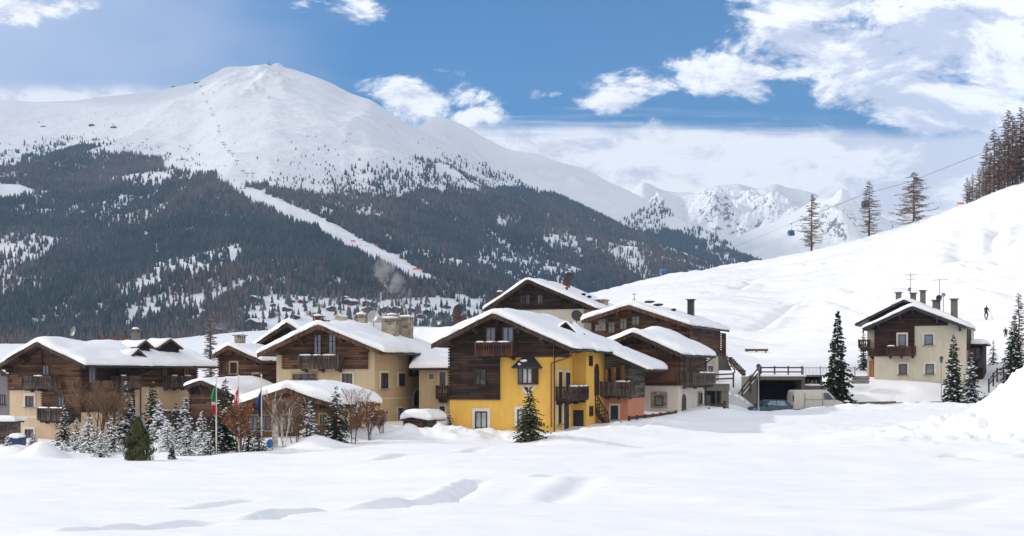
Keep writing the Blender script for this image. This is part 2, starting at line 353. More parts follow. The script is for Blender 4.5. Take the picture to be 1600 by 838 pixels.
# ------------------------------------------------------------ the ground: one sheet from behind the camera to the foot of the mountains
DR = [4, 16, 25, 35, 50, 65, 75, 85, 95, 105, 115, 123, 128, 131, 135, 150, 180, 220, 300, 380, 430, 520, 700, 900, 1200]
ZT = {
 -600: [1.9,1.6,1.1,.6,-.1,-.8,-1.1,-1.3,-1.4,-1.4,-1.5,-1.5,-1.5,-1.4,-1.3,-1,-.4,.8,4,7,9.5,13.5,20,24,34],
 150: [1.9,1.6,1.07,.57,-.12,-.74,-1.1,-1.24,-1.3,-1.4,-1.5,-1.5,-1.5,-1.4,-1.3,-1,-.4,.8,4,7,9.5,13.5,20,24,34],
 400: [1.9,1.6,1.07,.55,-.10,-.62,-.85,-.8,-.55,-.4,-.3,-.3,-.3,-.3,-.2,0,.8,2,5,8,11,16,24,32,44],
 600: [1.9,1.6,1.1,.62,.02,-.42,-.52,-.32,-.1,-.05,.1,.2,.3,.4,.6,1,2,3.5,7,10,13,18,27,36,46],
 800: [1.9,1.6,1.13,.7,.2,-.18,-.33,-.25,0,.3,1.3,2.5,3,3.4,3.9,5,7,9,14,18.5,21,24,28,33,36],
 900: [1.9,1.6,1.13,.72,.25,-.1,-.15,.1,.1,.4,1.6,3,3.4,3.8,4.2,5.5,8,11,17,24,28,27,22,15,10],
 1000: [1.9,1.6,1.13,.74,.26,-.05,-.15,.05,.35,.6,.9,1.8,2.4,3.0,3.8,6,9,12.5,19,27.5,32,32,22,8,0],
 1100: [1.9,1.6,1.13,.74,.26,-.05,-.1,.1,.5,.7,1.0,1.6,2.5,3.3,4,6,9.2,13,20.5,30,35.8,36,22,8,0],
 1200: [1.9,1.6,1.13,.74,.26,-.02,-.1,.15,.6,.78,.1,.25,.3,.6,3.8,5.4,8.3,12.3,21,32,39,40,25,8,0],
 1300: [1.9,1.6,1.13,.74,.28,0,-.05,.2,.7,1.15,.4,.4,1.2,2.75,3.3,5.5,9,13.5,23,36,42.8,43,30,10,0],
 1400: [1.9,1.6,1.13,.76,.3,.05,.05,.3,.7,1.2,.4,.4,1.2,2.75,3.3,5.5,10,16,27.5,41,48,47,35,15,0],
 1500: [1.9,1.6,1.15,.8,.35,.15,.2,.4,.8,1.3,.4,.4,1.2,2.75,3.4,6,11.5,18.5,32,49.5,54.5,52,40,20,0],
 1600: [1.9,1.6,1.2,.85,.45,.3,.4,.6,1.0,1.4,1.2,1.3,1.9,2.9,4.0,7.5,13,20.5,36.5,56.4,59.5,56,45,25,0],
 1800: [1.9,1.7,1.3,1.0,.7,.7,.8,1.0,1.4,1.9,2.2,2.6,3.2,3.9,5.2,10,18,27,45,68,72,70,55,30,0],
 2400: [1.9,1.8,1.5,1.3,1.2,1.3,1.6,2.0,2.6,3.2,3.6,4.2,5,6,7.5,14,25,38,65,95,100,98,70,40,0]}
PXC = sorted(ZT)
# heaps and hollows: pixel column, distance, height, radius
HEAPS = [(1672, 74, 4.0, 4.1), (1618, 78, .9, 2.6), (1570, 84, .5, 2.8), (895, 84, .22, 2.6), (950, 86, .18, 2.6), (1030, 89, .3, 3), (720, 89, .25, 2.0), (770, 89, .12, 2.5),
         (66, 84, 1.0, 1.1), (90, 86, .4, 1.6), (20, 90, .5, 1.6), (170, 90, .45, 1.8), (250, 88, .6, 1.6), (430, 86, .5, 1.6), (492, 83, .75, 1.35), (600, 93, .35, 2.0), (640, 89, .35, 2.5), (690, 90, .3, 2.2),
         (1080, 96, .5, 2.8), (1130, 99, .5, 2.5), (1060, 92, .35, 3), (1260, 108, .1, 4), (1330, 108, .25, 3), (1400, 108, .35, 3), (1470, 107, .4, 3), (1345, 128.5, .45, 2.2), (1385, 128, .6, 1.8), (1425, 128, .6, 1.8), (1455, 128, .5, 2.0),
         (1143, 119.5, 1.5, 2.2), (1100, 78, -.35, 7), (980, 77, -.25, 6), (1200, 79, -.3, 6), (1400, 78, .3, 8)]
def P(px, py, d): return ((px - CX) / FPX * d, d, ZC + (HY - py) / FPX * d)
def ground_base(x, y):
    x = np.asarray(x, float); y = np.asarray(y, float); d = np.maximum(y, 4.0)
    px = np.clip(CX + FPX * x / d, PXC[0], PXC[-1]); ld = np.log(d)
    lds = np.log(np.array(DR, float)); cols = [hermite(lds, ZT[p], ld) for p in PXC]
    C_ = np.stack(cols); i = np.clip(np.searchsorted(PXC, px) - 1, 0, len(PXC) - 2)
    pc = np.array(PXC, float); t = (px - pc[i]) / (pc[i+1] - pc[i])
    im = np.maximum(i-1, 0); ip = np.minimum(i+2, len(PXC)-1)
    def g(k): return np.take_along_axis(C_, k[None], 0)[0]
    z0, z1 = g(i), g(i+1); h = pc[i+1] - pc[i]
    s01 = (z1 - z0) / h; sm = np.where(i > 0, (z0 - g(im)) / np.maximum(pc[i]-pc[im], 1), s01); sp = np.where(i+2 < len(PXC), (g(ip) - z1) / np.maximum(pc[ip]-pc[i+1], 1), s01)
    m0 = np.where(sm*s01 > 0, 2*sm*s01/(sm+s01+1e-12), 0); m1 = np.where(sp*s01 > 0, 2*sp*s01/(sp+s01+1e-12), 0)
    z = (2*t**3-3*t**2+1)*z0 + (t**3-2*t**2+t)*h*m0 + (-2*t**3+3*t**2)*z1 + (t**3-t**2)*h*m1
    for (hp, hd, hh, hr) in HEAPS:
        hx = (hp - CX) / FPX * hd; z = z + hh * np.exp(-(((x-hx)**2 + (y-hd)**2) / hr**2))
    return z
def seg_dist(x, y, pts):
    best = np.full(x.shape, 1e9); side = np.zeros(x.shape); tt = np.zeros(x.shape); n_ = len(pts) - 1
    for k, ((ax, ay), (bx, by)) in enumerate(zip(pts, pts[1:])):
        vx, vy = bx-ax, by-ay; L2 = vx*vx+vy*vy
        t = np.clip(((x-ax)*vx + (y-ay)*vy) / L2, 0, 1); ddx = x-ax-t*vx; ddy = y-ay-t*vy; dd = np.hypot(ddx, ddy)
        m_ = dd < best; best = np.where(m_, dd, best); side = np.where(m_, np.sign(vx*ddy - vy*ddx), side); tt = np.where(m_, (k+t)/n_, tt)
    return best, side, tt
def hit(px, py, dmin=10, dmax=480):
    """where the sight line through a pixel meets the ground"""
    ds = np.exp(np.linspace(math.log(dmin), math.log(dmax), 900)); x = (px-CX)/FPX*ds; zr = ZC + (HY-py)/FPX*ds
    g = ground_base(x, ds); k = np.argmax(zr < g)
    return (x[k], ds[k]) if zr[k] < g[k] else (x[-1], ds[-1])
TRACKS = [([(90, 836), (160, 829), (250, 820), (350, 812)], .30, .16), ([(385, 808), (440, 802), (500, 797), (535, 793)], .26, .15), ([(525, 794), (590, 790), (650, 784), (700, 775), (735, 762), (765, 750)], .42, .22),
          ([(790, 747), (830, 743), (875, 738)], .4, .16), ([(280, 792), (340, 786), (410, 780)], .3, .08), ([(860, 778), (900, 762), (930, 750)], .6, .12), ([(560, 722), (640, 710), (700, 708), (770, 699)], .6, .18),
          ([(480, 726), (560, 722), (620, 718)], .5, .12), ([(1180, 670), (1250, 664), (1330, 660)], .7, .15), ([(980, 720), (1040, 716), (1100, 714)], .9, .08), ([(1340, 800), (1460, 790), (1600, 770)], .6, .08)]
HTRACKS = [([(1600, 330), (1560, 335), (1515, 352), (1498, 372), (1510, 398), (1545, 412)], 1.6, .8), ([(1600, 345), (1562, 358), (1548, 378), (1556, 400), (1580, 408)], 1.0, .6), ([(1600, 372), (1575, 390), (1560, 412)], 1.0, .6),
           ([(1600, 352), (1500, 380), (1400, 396), (1300, 410), (1200, 424)], 1.3, .45), ([(1460, 395), (1380, 412), (1290, 440), (1180, 448), (1080, 466)], 1.4, .55), ([(1600, 415), (1480, 420), (1380, 442), (1320, 452)], 1.1, .5),
           ([(1420, 380), (1340, 398), (1260, 412), (1160, 420)], .9, .4), ([(1500, 372), (1450, 380), (1415, 388)], .8, .4), ([(1380, 370), (1330, 385), (1290, 396)], .7, .4), ([(1120, 425), (1060, 440), (1010, 456)], 1.1, .45),
           ([(1600, 430), (1520, 432), (1440, 440)], .8, .4), ([(1440, 448), (1350, 462), (1250, 466), (1150, 478)], 1.2, .45), ([(1280, 475), (1220, 492), (1165, 510)], .8, .4), ([(1160, 470), (1230, 474), (1380, 480), (1560, 470)], .9, .35),
           ([(1600, 470), (1560, 462), (1500, 452)], 1.2, .4), ([(1250, 425), (1180, 442), (1100, 452)], .8, .35), ([(1600, 398), (1560, 402), (1500, 410)], .8, .5)]
TR = [([hit(*p) for p in pts], w, dp) for pts, w, dp in TRACKS]
HTR = [([hit(*p, dmin=140) for p in pts], w, dp) for pts, w, dp in HTRACKS]
def ground_z(x, y, detail=True):
    x = np.atleast_1d(np.asarray(x, float)); y = np.atleast_1d(np.asarray(y, float)); z = ground_base(x, y)
    amp = np.clip(y / 60, .35, 1.0)
    z = z + fbm(x/14, y/9, 3, 5) * .46 * amp + fbm(x/3.6, y/1.7, 4, 9, .55) * .13
    hill = np.clip((y - 138) / 25, 0, 1) * np.clip((CX + FPX*x/np.maximum(y, 4) - 700) / 300, 0, 1)
    a = x*.45 + y*.9; b = x*.9 - y*.45
    z = z + hill * (fbm(b/26, a/6, 4, 21, .58) * 1.5 + fbm(b/70, a/40, 3, 23) * 2.2)
    lump = np.exp(-((x-30)**2/90 + (y-75)**2/120))
    z = z + lump * (fbm(x/1.3, y/1.3, 5, 44, .65) * 1.0)
    bank = np.exp(-((y-107)/4.5)**2) * np.clip((x-17)/6, 0, 1); z = z + bank * fbm(x/2.0, y/1.6, 4, 46, .6) * .42
    yard = np.exp(-((y-90)/3.5)**2) * np.clip((x+12)/3, 0, 1) * np.clip((12-x)/3, 0, 1); z = z + yard * fbm(x/1.1, y/1.1, 4, 48, .6) * .45
    if detail:
        wob = fbm(x/2.3, y/2.3, 2, 61) * .22
        for pts, w, dp in TR:
            w = w * .62; xs = [p[0] for p in pts]; ys = [p[1] for p in pts]
            m_ = (x > min(xs)-3) & (x < max(xs)+3) & (y > min(ys)-3) & (y < max(ys)+3)
            if m_.any():
                dd, sd_, tt = seg_dist(x[m_], y[m_], pts); dd = dd * sd_ + wob[m_]
                z[m_] += .95*(-dp*np.exp(-(dd/w)**2) + dp*.5*np.exp(-((dd-w*1.5)/w)**2)) * np.clip(tt*6, 0, 1) * np.clip((1-tt)*6, 0, 1)
        wob = fbm(x/14, y/14, 2, 63) * 1.6
        for pts, w, dp in HTR:
            w = w * 1.5; dp = dp * 1.7; xs = [p[0] for p in pts]; ys = [p[1] for p in pts]
            m_ = (x > min(xs)-8) & (x < max(xs)+8) & (y > min(ys)-8) & (y < max(ys)+8)
            if m_.any():
                dd, sd_, tt = seg_dist(x[m_], y[m_], pts); dd = dd * sd_ + wob[m_]
                z[m_] += 1.25*(-dp*np.exp(-(dd/w)**2) + dp*.5*np.exp(-((dd-w*1.6)/w)**2)) * np.clip(tt*5, 0, 1) * np.clip((1-tt)*5, 0, 1)
    # trodden patches by the right-hand house and the footprints in the field
    for (fx, fy, n_, st) in FOOT:
        m_ = (np.abs(x-fx) < 8) & (np.abs(y-fy) < 8)
        if m_.any():
            rg = random.Random(int(fx*10)); 
            for k in range(n_):
                ax = fx + (rg.random()-.5)*st; ay = fy + (rg.random()-.5)*st*1.6; z[m_] -= .26*np.exp(-(((x[m_]-ax)**2+(y[m_]-ay)**2)/.16))
    return z
FOOT = []
for (px, py, n_, st) in [(1470, 676, 16, 4), (1450, 683, 10, 3), (1400, 668, 8, 4), (1575, 715, 14, 4), (1520, 690, 12, 4)]:
    hx, hy = hit(px, py); FOOT.append((hx, hy, n_, st))
def gz(x, y): return float(ground_z(x, y, False)[0])
def at(px, d): x = (px-CX)/FPX*d; return (x, d, gz(x, d))

ys = np.concatenate([np.linspace(-260, 3, 40), np.exp(np.linspace(math.log(3.6), math.log(15), 40)), np.exp(np.linspace(math.log(15.2), math.log(134), 460)), np.exp(np.linspace(math.log(134.6), math.log(480), 330)), np.exp(np.linspace(math.log(484), math.log(1250), 90))])
ncol = 760; s_ = np.linspace(-1, 1, ncol); s_ = np.sign(s_) * (np.abs(s_) * .72 + .28 * np.abs(s_)**3)
wid = np.where(ys > 0, ys * .80 + 26, 26 + np.abs(ys) * .3)
X = s_[None, :] * wid[:, None]; Y = np.repeat(ys[:, None], ncol, 1)
Z = ground_z(X.ravel(), Y.ravel()).reshape(X.shape)
gr = np_mesh('ground', np.stack([X, Y, Z], -1).reshape(-1, 3), grid_faces(len(ys), ncol), M['ground']); tag(gr, 'snow covered field and ski hill around the village', kind='structure')

# ------------------------------------------------------------ mountains
def mount_mat(name, rock=(0.075, 0.07, 0.075), rockiness=0.5, nsc=0.012, bd=6.0, srough=0.6):
    m_, t, b = newmat(name); ge = t.new('ShaderNodeNewGeometry'); g = ge.outputs['Position']; nx, ny, nz = t.xyz(ge.outputs['Normal'])
    n1_ = t.noise(g, nsc * 2.2, 9, 0.74, .6); n2_ = t.noise(g, nsc * 0.35, 4, 0.6)
    steep = t.m('SUBTRACT', 1.0, nz)
    f = t.ramp(t.m('ADD', t.m('ADD', t.m('MULTIPLY', steep, 1.0), t.m('MULTIPLY', t.m('SUBTRACT', n1_, .5), 2.6)), t.m('MULTIPLY', t.m('SUBTRACT', n2_, .5), 1.0)), 0.98 - rockiness, 1.15 - rockiness)
    t.put(b.inputs['Base Color'], t.mix(f, (0.82, 0.84, 0.88, 1), c4(rock))); b.inputs['Roughness'].default_value = srough
    bump(t, b, t.noise(g, nsc * 1.5, 8, 0.66), 0.6, bd); return m_
def mountain(name, label, sil, d_ridge, d_base, z_base, mat, nc=500, nr=240, relief=None, prof=1.0, ext=1.35):
    pxs = np.linspace(sil[0][0], sil[-1][0], nc); py = hermite([p[0] for p in sil], [p[1] for p in sil], pxs)
    u = (pxs - CX) / FPX; dr = hermite(*zip(*d_ridge), pxs); db = hermite(*zip(*d_base), pxs); zb = hermite(*zip(*z_base), pxs)
    zr = ZC + (HY - py) / FPX * dr; t = np.linspace(0, ext, nr)[:, None]
    D = db + (dr - db) * t; f = np.where(t <= 1, np.clip(t, 0, 1)**prof, 1 - (t-1)*1.1)
    X = u * D; Z = zb + (zr - zb) * f
    if relief is not None: Z = Z + relief(X, D, t, pxs[None, :]) 
    V = np.stack([X, D, Z], -1).reshape(-1, 3)
    o = np_mesh(name, V, grid_faces(nr, nc), mat); tag(o, label, kind='structure')
    return X, D, Z
silA = [(-500, 175), (-200, 160), (-60, 152), (0, 154), (60, 157), (110, 156), (160, 150), (210, 145), (245, 141), (275, 134), (300, 130), (320, 122), (340, 112), (362, 105), (390, 101), (419, 99), (450, 105), (500, 122), (550, 146), (579, 156), (600, 170), (638, 194), (685, 216), (747, 250), (794, 275), (832, 292), (872, 306), (919, 328), (966, 352), (1025, 376), (1080, 397), (1131, 421), (1200, 456), (1300, 500), (1500, 560)]
def relA(X, D, t, px):
    w = np.clip(t * 4, 0, 1) * np.clip(np.abs(1 - t) * 6, 0.16, 1); spur = ridged(X/420 + .3, D/900, 4, 3) - .9
    top = np.exp(-((px-400)/60)**2) * np.clip((t-.8)*6, 0, 1)
    return w * (spur * 20 + fbm(X/160, D/160, 6, 8, .55) * 14) + top * (ridged(X/75, D/110, 5, 12, .6)-.7) * 38 * w
mA = mount_mat('mountain snow', (0.10, 0.095, 0.10), 0.50, 0.03, 9.0)
XA, DA, ZA = mountain('mountain', 'broad snowy mountain with a rounded bare summit and mast on the left', silA, [(-500, 3500), (200, 3500), (420, 3400), (700, 3000), (1000, 2500), (1200, 2200), (1500, 2000)],
    [(-500, 1000), (700, 1000), (1000, 1150), (1500, 1250)], [(-500, 20), (200, 22), (450, 27), (700, 25), (900, 0), (1100, -20), (1500, -60)], mA, 640, 300, relA, 1.12)
silB = [(560, 260), (600, 235), (640, 212), (654, 200), (666, 188), (677, 182), (694, 185), (722, 194), (754, 213), (800, 234), (841, 241), (872, 252), (919, 267), (950, 283), (985, 299), (1025, 321), (1072, 346), (1119, 371), (1155, 391), (1187, 410), (1240, 440), (1400, 520)]
def relB(X, D, t, px):
    w = np.clip(t*3, 0, 1) * np.clip(np.abs(1 - t) * 5, .05, 1)
    return w * ((ridged(X/380, D/700, 5, 40) - .9) * 40 + fbm(X/120, D/120, 5, 41, .55) * 16)
XB, DB, ZB = mountain('mountain', 'blue shadowed snowy ridge behind the forested shoulder', silB, [(560, 4200), (700, 4200), (950, 3600), (1187, 2900), (1400, 2700)], [(560, 2900), (900, 2500), (1187, 1900), (1400, 1800)],
    [(560, 200), (800, 60), (1000, 40), (1187, 20), (1400, 0)], mount_mat('ridge snow', (0.10, 0.10, 0.12), 0.36, 0.015, 4.0), 420, 220, relB, 1.0)
silC = [(900, 345), (950, 325), (984, 298), (994, 289), (1006, 281), (1014, 283), (1025, 289), (1044, 297), (1066, 301), (1087, 304), (1102, 297), (1119, 291), (1140, 290), (1156, 289), (1170, 291), (1181, 294), (1196, 290), (1205, 287), (1212, 286), (1228, 291), (1240, 294), (1253, 296), (1272, 300), (1283, 308), (1300, 322), (1350, 345), (1420, 365)]
def relC(X, D, t, px):
    w = np.clip(t*3, 0, 1) * np.clip(np.abs(1 - t) * 7, .10, 1)
    return w * ((ridged(X/300 + D/900, D/700, 6, 77, .5) - .95) * 100 + fbm(X/80, D/80, 6, 78, .62) * 26)
mountain('mountain', 'jagged snowy peaks farthest away at the end of the valley', silC, [(900, 5000), (1420, 5000)], [(900, 3500), (1420, 3500)], [(900, 150), (1420, 150)], mount_mat('far peak snow', (0.13, 0.135, 0.16), 0.40, 0.030, 9.0), 460, 240, relC, 1.0)
silD = [(1040, 440), (1090, 405), (1137, 379), (1160, 366), (1181, 356), (1212, 345), (1240, 331), (1262, 318), (1280, 307), (1297, 301), (1314, 299), (1325, 305), (1344, 318), (1369, 333), (1400, 346), (1440, 352), (1500, 358), (1600, 375), (1700, 400)]
def relD(X, D, t, px):
    w = np.clip(t*3, 0, 1) * np.clip(np.abs(1 - t) * 7, .08, 1)
    right = np.clip((px - 1255) / 60, 0.12, 1)
    return w * ((ridged(X/260 + D/500, D/450, 6, 91, .52) - .95) * 62 * right + (ridged(X/200 - D/260, D/600, 4, 93) - .9) * 16 + fbm(X/60, D/70, 5, 95, .6) * 14 * right)
mountain('mountain', 'steep white peak with a sunlit left flank above the ski hill', silD, [(1040, 3500), (1300, 3700), (1700, 3800)], [(1040, 2400), (1700, 2400)], [(1040, 60), (1700, 60)], mount_mat('peak snow', (0.13, 0.135, 0.16), 0.38, 0.035, 7.0), 460, 240, relD, 1.0)

# ------------------------------------------------------------ woods on the mountain side
def poly_in(px, py, poly):
    ins = np.zeros(px.shape, bool); n_ = len(poly)
    for i in range(n_):
        x0, y0 = poly[i]; x1, y1 = poly[(i+1) % n_]
        c = ((y0 > py) != (y1 > py)) & (px < (x1-x0)*(py-y0)/(y1-y0+1e-9)+x0); ins ^= c
    return ins
upA = [(-500, 285), (-200, 262), (0, 262), (40, 246), (90, 236), (130, 232), (170, 238), (205, 240), (240, 250), (290, 268), (330, 282), (370, 296), (420, 300), (490, 303), (560, 303), (640, 302), (720, 301), (790, 297), (830, 294), (872, 300), (1600, 300)]
spur = [(-500, 250), (0, 242), (40, 218), (100, 216), (150, 218), (200, 230), (250, 246), (330, 275), (380, 288), (480, 288), (540, 268), (600, 250), (700, 240), (760, 252), (800, 272), (840, 292), (1600, 300)]
piste = [(352, 284), (400, 296), (450, 318), (490, 335), (525, 352), (560, 372), (600, 392), (640, 414), (690, 441), (655, 436), (600, 416), (560, 395), (530, 377), (498, 360), (455, 340), (410, 320), (380, 306)]
piste2 = [(690, 455), (725, 462), (760, 478), (740, 480)]
clear1 = [(-10, 288), (30, 288), (60, 300), (20, 312), (-10, 315)]
def forest(name, label, XX, DD, ZZ, n, dens, mat, hr, wr, seed, rag=1):
    rg = np.random.default_rng(seed); nr, nc = XX.shape
    i = rg.random(n) * (nr * 0.74); j = rg.random(n) * (nc - 1.001); i = np.minimum(i, nr - 1.001)
    i0 = i.astype(int); j0 = j.astype(int); fi = i - i0; fj = j - j0
    def s(A): return (A[i0, j0]*(1-fi)*(1-fj) + A[i0+1, j0]*fi*(1-fj) + A[i0, j0+1]*(1-fi)*fj + A[i0+1, j0+1]*fi*fj)
    x, y, z = s(XX), s(DD), s(ZZ); px = CX + FPX*x/y; py = HY - FPX*(z-ZC)/y
    pr = dens(px, py, x, y); keep = rg.random(n) < pr; x, y, z = x[keep], y[keep], z[keep]; k = len(x)
    h = rg.uniform(hr[0], hr[1], k) * rg.uniform(.8, 1.15, k); w = h * rg.uniform(wr[0], wr[1], k); a0 = rg.uniform(0, 6.28, k)
    V = []; F_ = []; ns = 5; nvt = 2 * (ns + 1); tiers = ((0.06, 1.0, 0.66), (0.38, 0.68, 1.0))
    for q, (zb, rr, zt) in enumerate(tiers):
        for m_ in range(ns):
            an = a0 + q*.6 + m_ * 2*math.pi/ns; r = w * rr * rg.uniform(.75, 1.2, k)
            V.append(np.stack([x + r*np.cos(an), y + r*np.sin(an), z + h*zb*rg.uniform(.7, 1.3, k)], -1))
        V.append(np.stack([x, y, z + h*zt], -1))
    V = np.stack(V, 1).reshape(-1, 3); b = (np.arange(k) * nvt)[:, None, None]; tri = []
    for q in range(2):
        for m_ in range(ns): tri.append((q*(ns+1) + m_, q*(ns+1) + (m_+1) % ns, q*(ns+1) + ns))
    F_ = (b + np.array(tri)[None]).reshape(-1, 3)
    o = np_mesh(name, V, F_, mat, smooth=False); tag(o, label, 'wood', kind='stuff'); print(name, k); return o
def wood_mat(name, a, b_):
    m_, t, b = newmat(name); g = t.new('ShaderNodeNewGeometry').outputs['Position']; n_ = t.noise(g, 0.05, 3, .6); n2_ = t.noise(g, 0.006, 4, .6)
    t.put(b.inputs['Base Color'], t.mix(t.ramp(t.m('ADD', n_, n2_), .8, 1.2), c4(a), c4(b_))); b.inputs['Roughness'].default_value = .9; return m_
m_ever = wood_mat('distant evergreen', (0.020, 0.034, 0.038), (0.046, 0.064, 0.074)); m_larch = wood_mat('distant larch', (0.075, 0.058, 0.055), (0.14, 0.108, 0.098))
ux, uy = zip(*upA); sx_, sy_ = zip(*spur)
def densA(px, py, x, y, kind):
    up = np.interp(px, ux, uy) + fbm(x/60, y/160, 3, 3) * 22; sp = np.interp(px, sx_, sy_)
    cl = fbm(x/38, y/95, 4, 100) ; gap = (fbm(x/110, y/260, 4, 104) + .5*fbm(x/26, y/80, 3, 107))
    inn = py > up
    p = np.where(inn, np.clip(1.0 - np.clip(gap - .19, 0, 1) * 5, 0.12, 1.0) * np.clip(.95 + fbm(x/16, y/40, 3, 300)*1.6, .2, 1), 0)
    # bright gullies and thin spots seen on the left and right parts
    thin = np.exp(-((px-190)/110)**2 - ((py-340)/32)**2) + .8*np.exp(-((px-1010)/130)**2 - ((py-370)/30)**2) + .8*np.exp(-((px-840)/60)**2 - ((py-405)/22)**2) + .5*np.exp(-((px-80)/50)**2-((py-330)/40)**2) + .7*np.exp(-((px-560)/30)**2-((py-415)/14)**2)
    p = np.where(inn, p * np.clip(1.15 - thin * (0.42 + 1.2*np.clip(cl+.12, 0, 1)), .10, 1), p)
    p = np.where(inn & (py > 440) & (px < 800), p * .85, p)
    lowv = (py > 464 + fbm(x/50, y/50, 2, 5)*10) & (px > 390) & (px < 760); p = np.where(lowv, p * .10, p)
    band = ((py < up) & (py > sp)); p = np.where(band, .11 * np.clip(.5 + cl*2.4, 0.05, 1) * np.clip((py - sp) / 40 + .12, 0, 1), p)
    for pl in (piste, piste2, clear1): p = np.where(poly_in(px + fbm(x/20, y/20, 2, 9)*5, py, pl), 0.0, p)
    p = np.where(poly_in(px + fbm(x/30, y/30, 2, 9)*9, py - 5 - fbm(x/45, y/45, 2, 11)*7, piste), 0.0, p)
    larchy = fbm(x/200, y/300, 3, 55) + np.where((py > 420) & (px < 380), .36, 0) + np.where((py < up + 22) & inn, .18, 0)
    return np.clip(p, 0, 1) * (np.clip(.22 + larchy*1.5, .05, .94) if kind else 1 - np.clip(.22 + larchy*1.5, .05, .94))
NTREE = 480000
forest('evergreen_forest', 'dark evergreen wood covering the lower mountain side', XA, DA, ZA, NTREE, lambda a, b, c, d: densA(a, b, c, d, 0), m_ever, (6.5, 10.5), (.20, .27), 1)
forest('larch_forest', 'brownish bare larch wood mixed through the mountain side', XA, DA, ZA, NTREE, lambda a, b, c, d: densA(a, b, c, d, 1), m_larch, (6.5, 10.5), (.15, .22), 2)
def densS(px, py, x, y):
    up = np.interp(px, ux, uy); a = np.clip((px-400)/80, .12, 1)*np.clip((880-px)/30, 0, 1); return np.where((py < up+4) & (py > up-95), a*np.clip((py-up+95)/95, 0, 1)**1.8*np.clip(.45+fbm(x/60, y/90, 4, 400)*2.6, .02, 1)*.5, 0) + np.where((py < up) & (py > up-22), .5*np.clip(.3+fbm(x/30, y/60, 3, 410)*2, 0, 1), 0)
forest('mountain_shrubs', 'sparse tiny shrubs and young trees dotted above the tree line', XA, DA, ZA, 90000, densS, m_ever, (2.2, 5.0), (.22, .36), 5)
def densB(px, py, x, y):
    line = np.interp(px, [900, 985, 1020, 1060, 1119, 1187, 1300], [420, 372, 352, 358, 380, 405, 430]); cl = fbm(x/40, y/110, 4, 200)
    p = np.where(py > line + 6, np.clip(.95 - np.clip(cl - .02, 0, 1)*4, .1, 1), np.where((py > line - 34) & (px > 960), .07*np.clip(.5+cl*2, 0, 1), 0)); return p
forest('evergreen_forest', 'dark evergreen wood on the slope dropping to the ski hill', XB, DB, ZB, 200000, densB, m_ever, (8, 12), (.20, .27), 3)
# ------------------------------------------------------------ the air
m_h = bpy.data.materials.new('haze air'); m_h.use_nodes = True; th = NT(m_h.node_tree); th.n.clear()
pv = th.new('ShaderNodeVolumePrincipled'); pv.inputs['Color'].default_value = (0.42, 0.66, 1.0, 1); pv.inputs['Density'].default_value = 0.000115
pv.inputs['Anisotropy'].default_value = 0.0
ho = th.new('ShaderNodeOutputMaterial'); th.l.new(pv.outputs[0], ho.inputs[1])
hz = MB(); hz.box(-3400, 3400, -300, 5500, -900, 1150); ha = hz.build('haze', m_h); tag(ha, 'thin bluish winter haze filling the valley', 'haze', kind='stuff')

# a real cloud outside the frame on the sun's side: it shades the big mountain, as in the photograph
cc = Vector((-1300, 2750, 350)) + sun_dir * 6200; cb = MB(); crg = random.Random(8)
cb.blob((0, 0, 0), (2050, 2250, 330), 28, 12, .12, crg)
m_c = bpy.data.materials.new('cloud body'); m_c.use_nodes = True; tcl = NT(m_c.node_tree); tcl.n.clear(); vc = tcl.new('ShaderNodeVolumePrincipled'); vc.inputs['Density'].default_value = 0.0004; vc.inputs['Color'].default_value = (.98, .98, 1, 1)
oc_ = tcl.new('ShaderNodeOutputMaterial'); tcl.l.new(vc.outputs[0], oc_.inputs[1]); co_ = cb.build('cloud', m_c, None, True, cc); tag(co_, 'broad thin cloud drifting left of the valley', 'cloud', kind='stuff')

c2_ = Vector((-10, 3850, 300)) + sun_dir * 6000; cb = MB(); cb.blob((0, 0, 0), (520, 880, 300), 24, 10, .15, crg)  # unseen second cloud, added only to keep sun off the ridge behind
m_c2 = m_c.copy(); m_c2.node_tree.nodes['Principled Volume'].inputs['Density'].default_value = 0.006; co_ = cb.build('cloud', m_c2, None, True, c2_); tag(co_, 'unseen small dense cloud added to shade the ridge behind', 'cloud', kind='stuff')
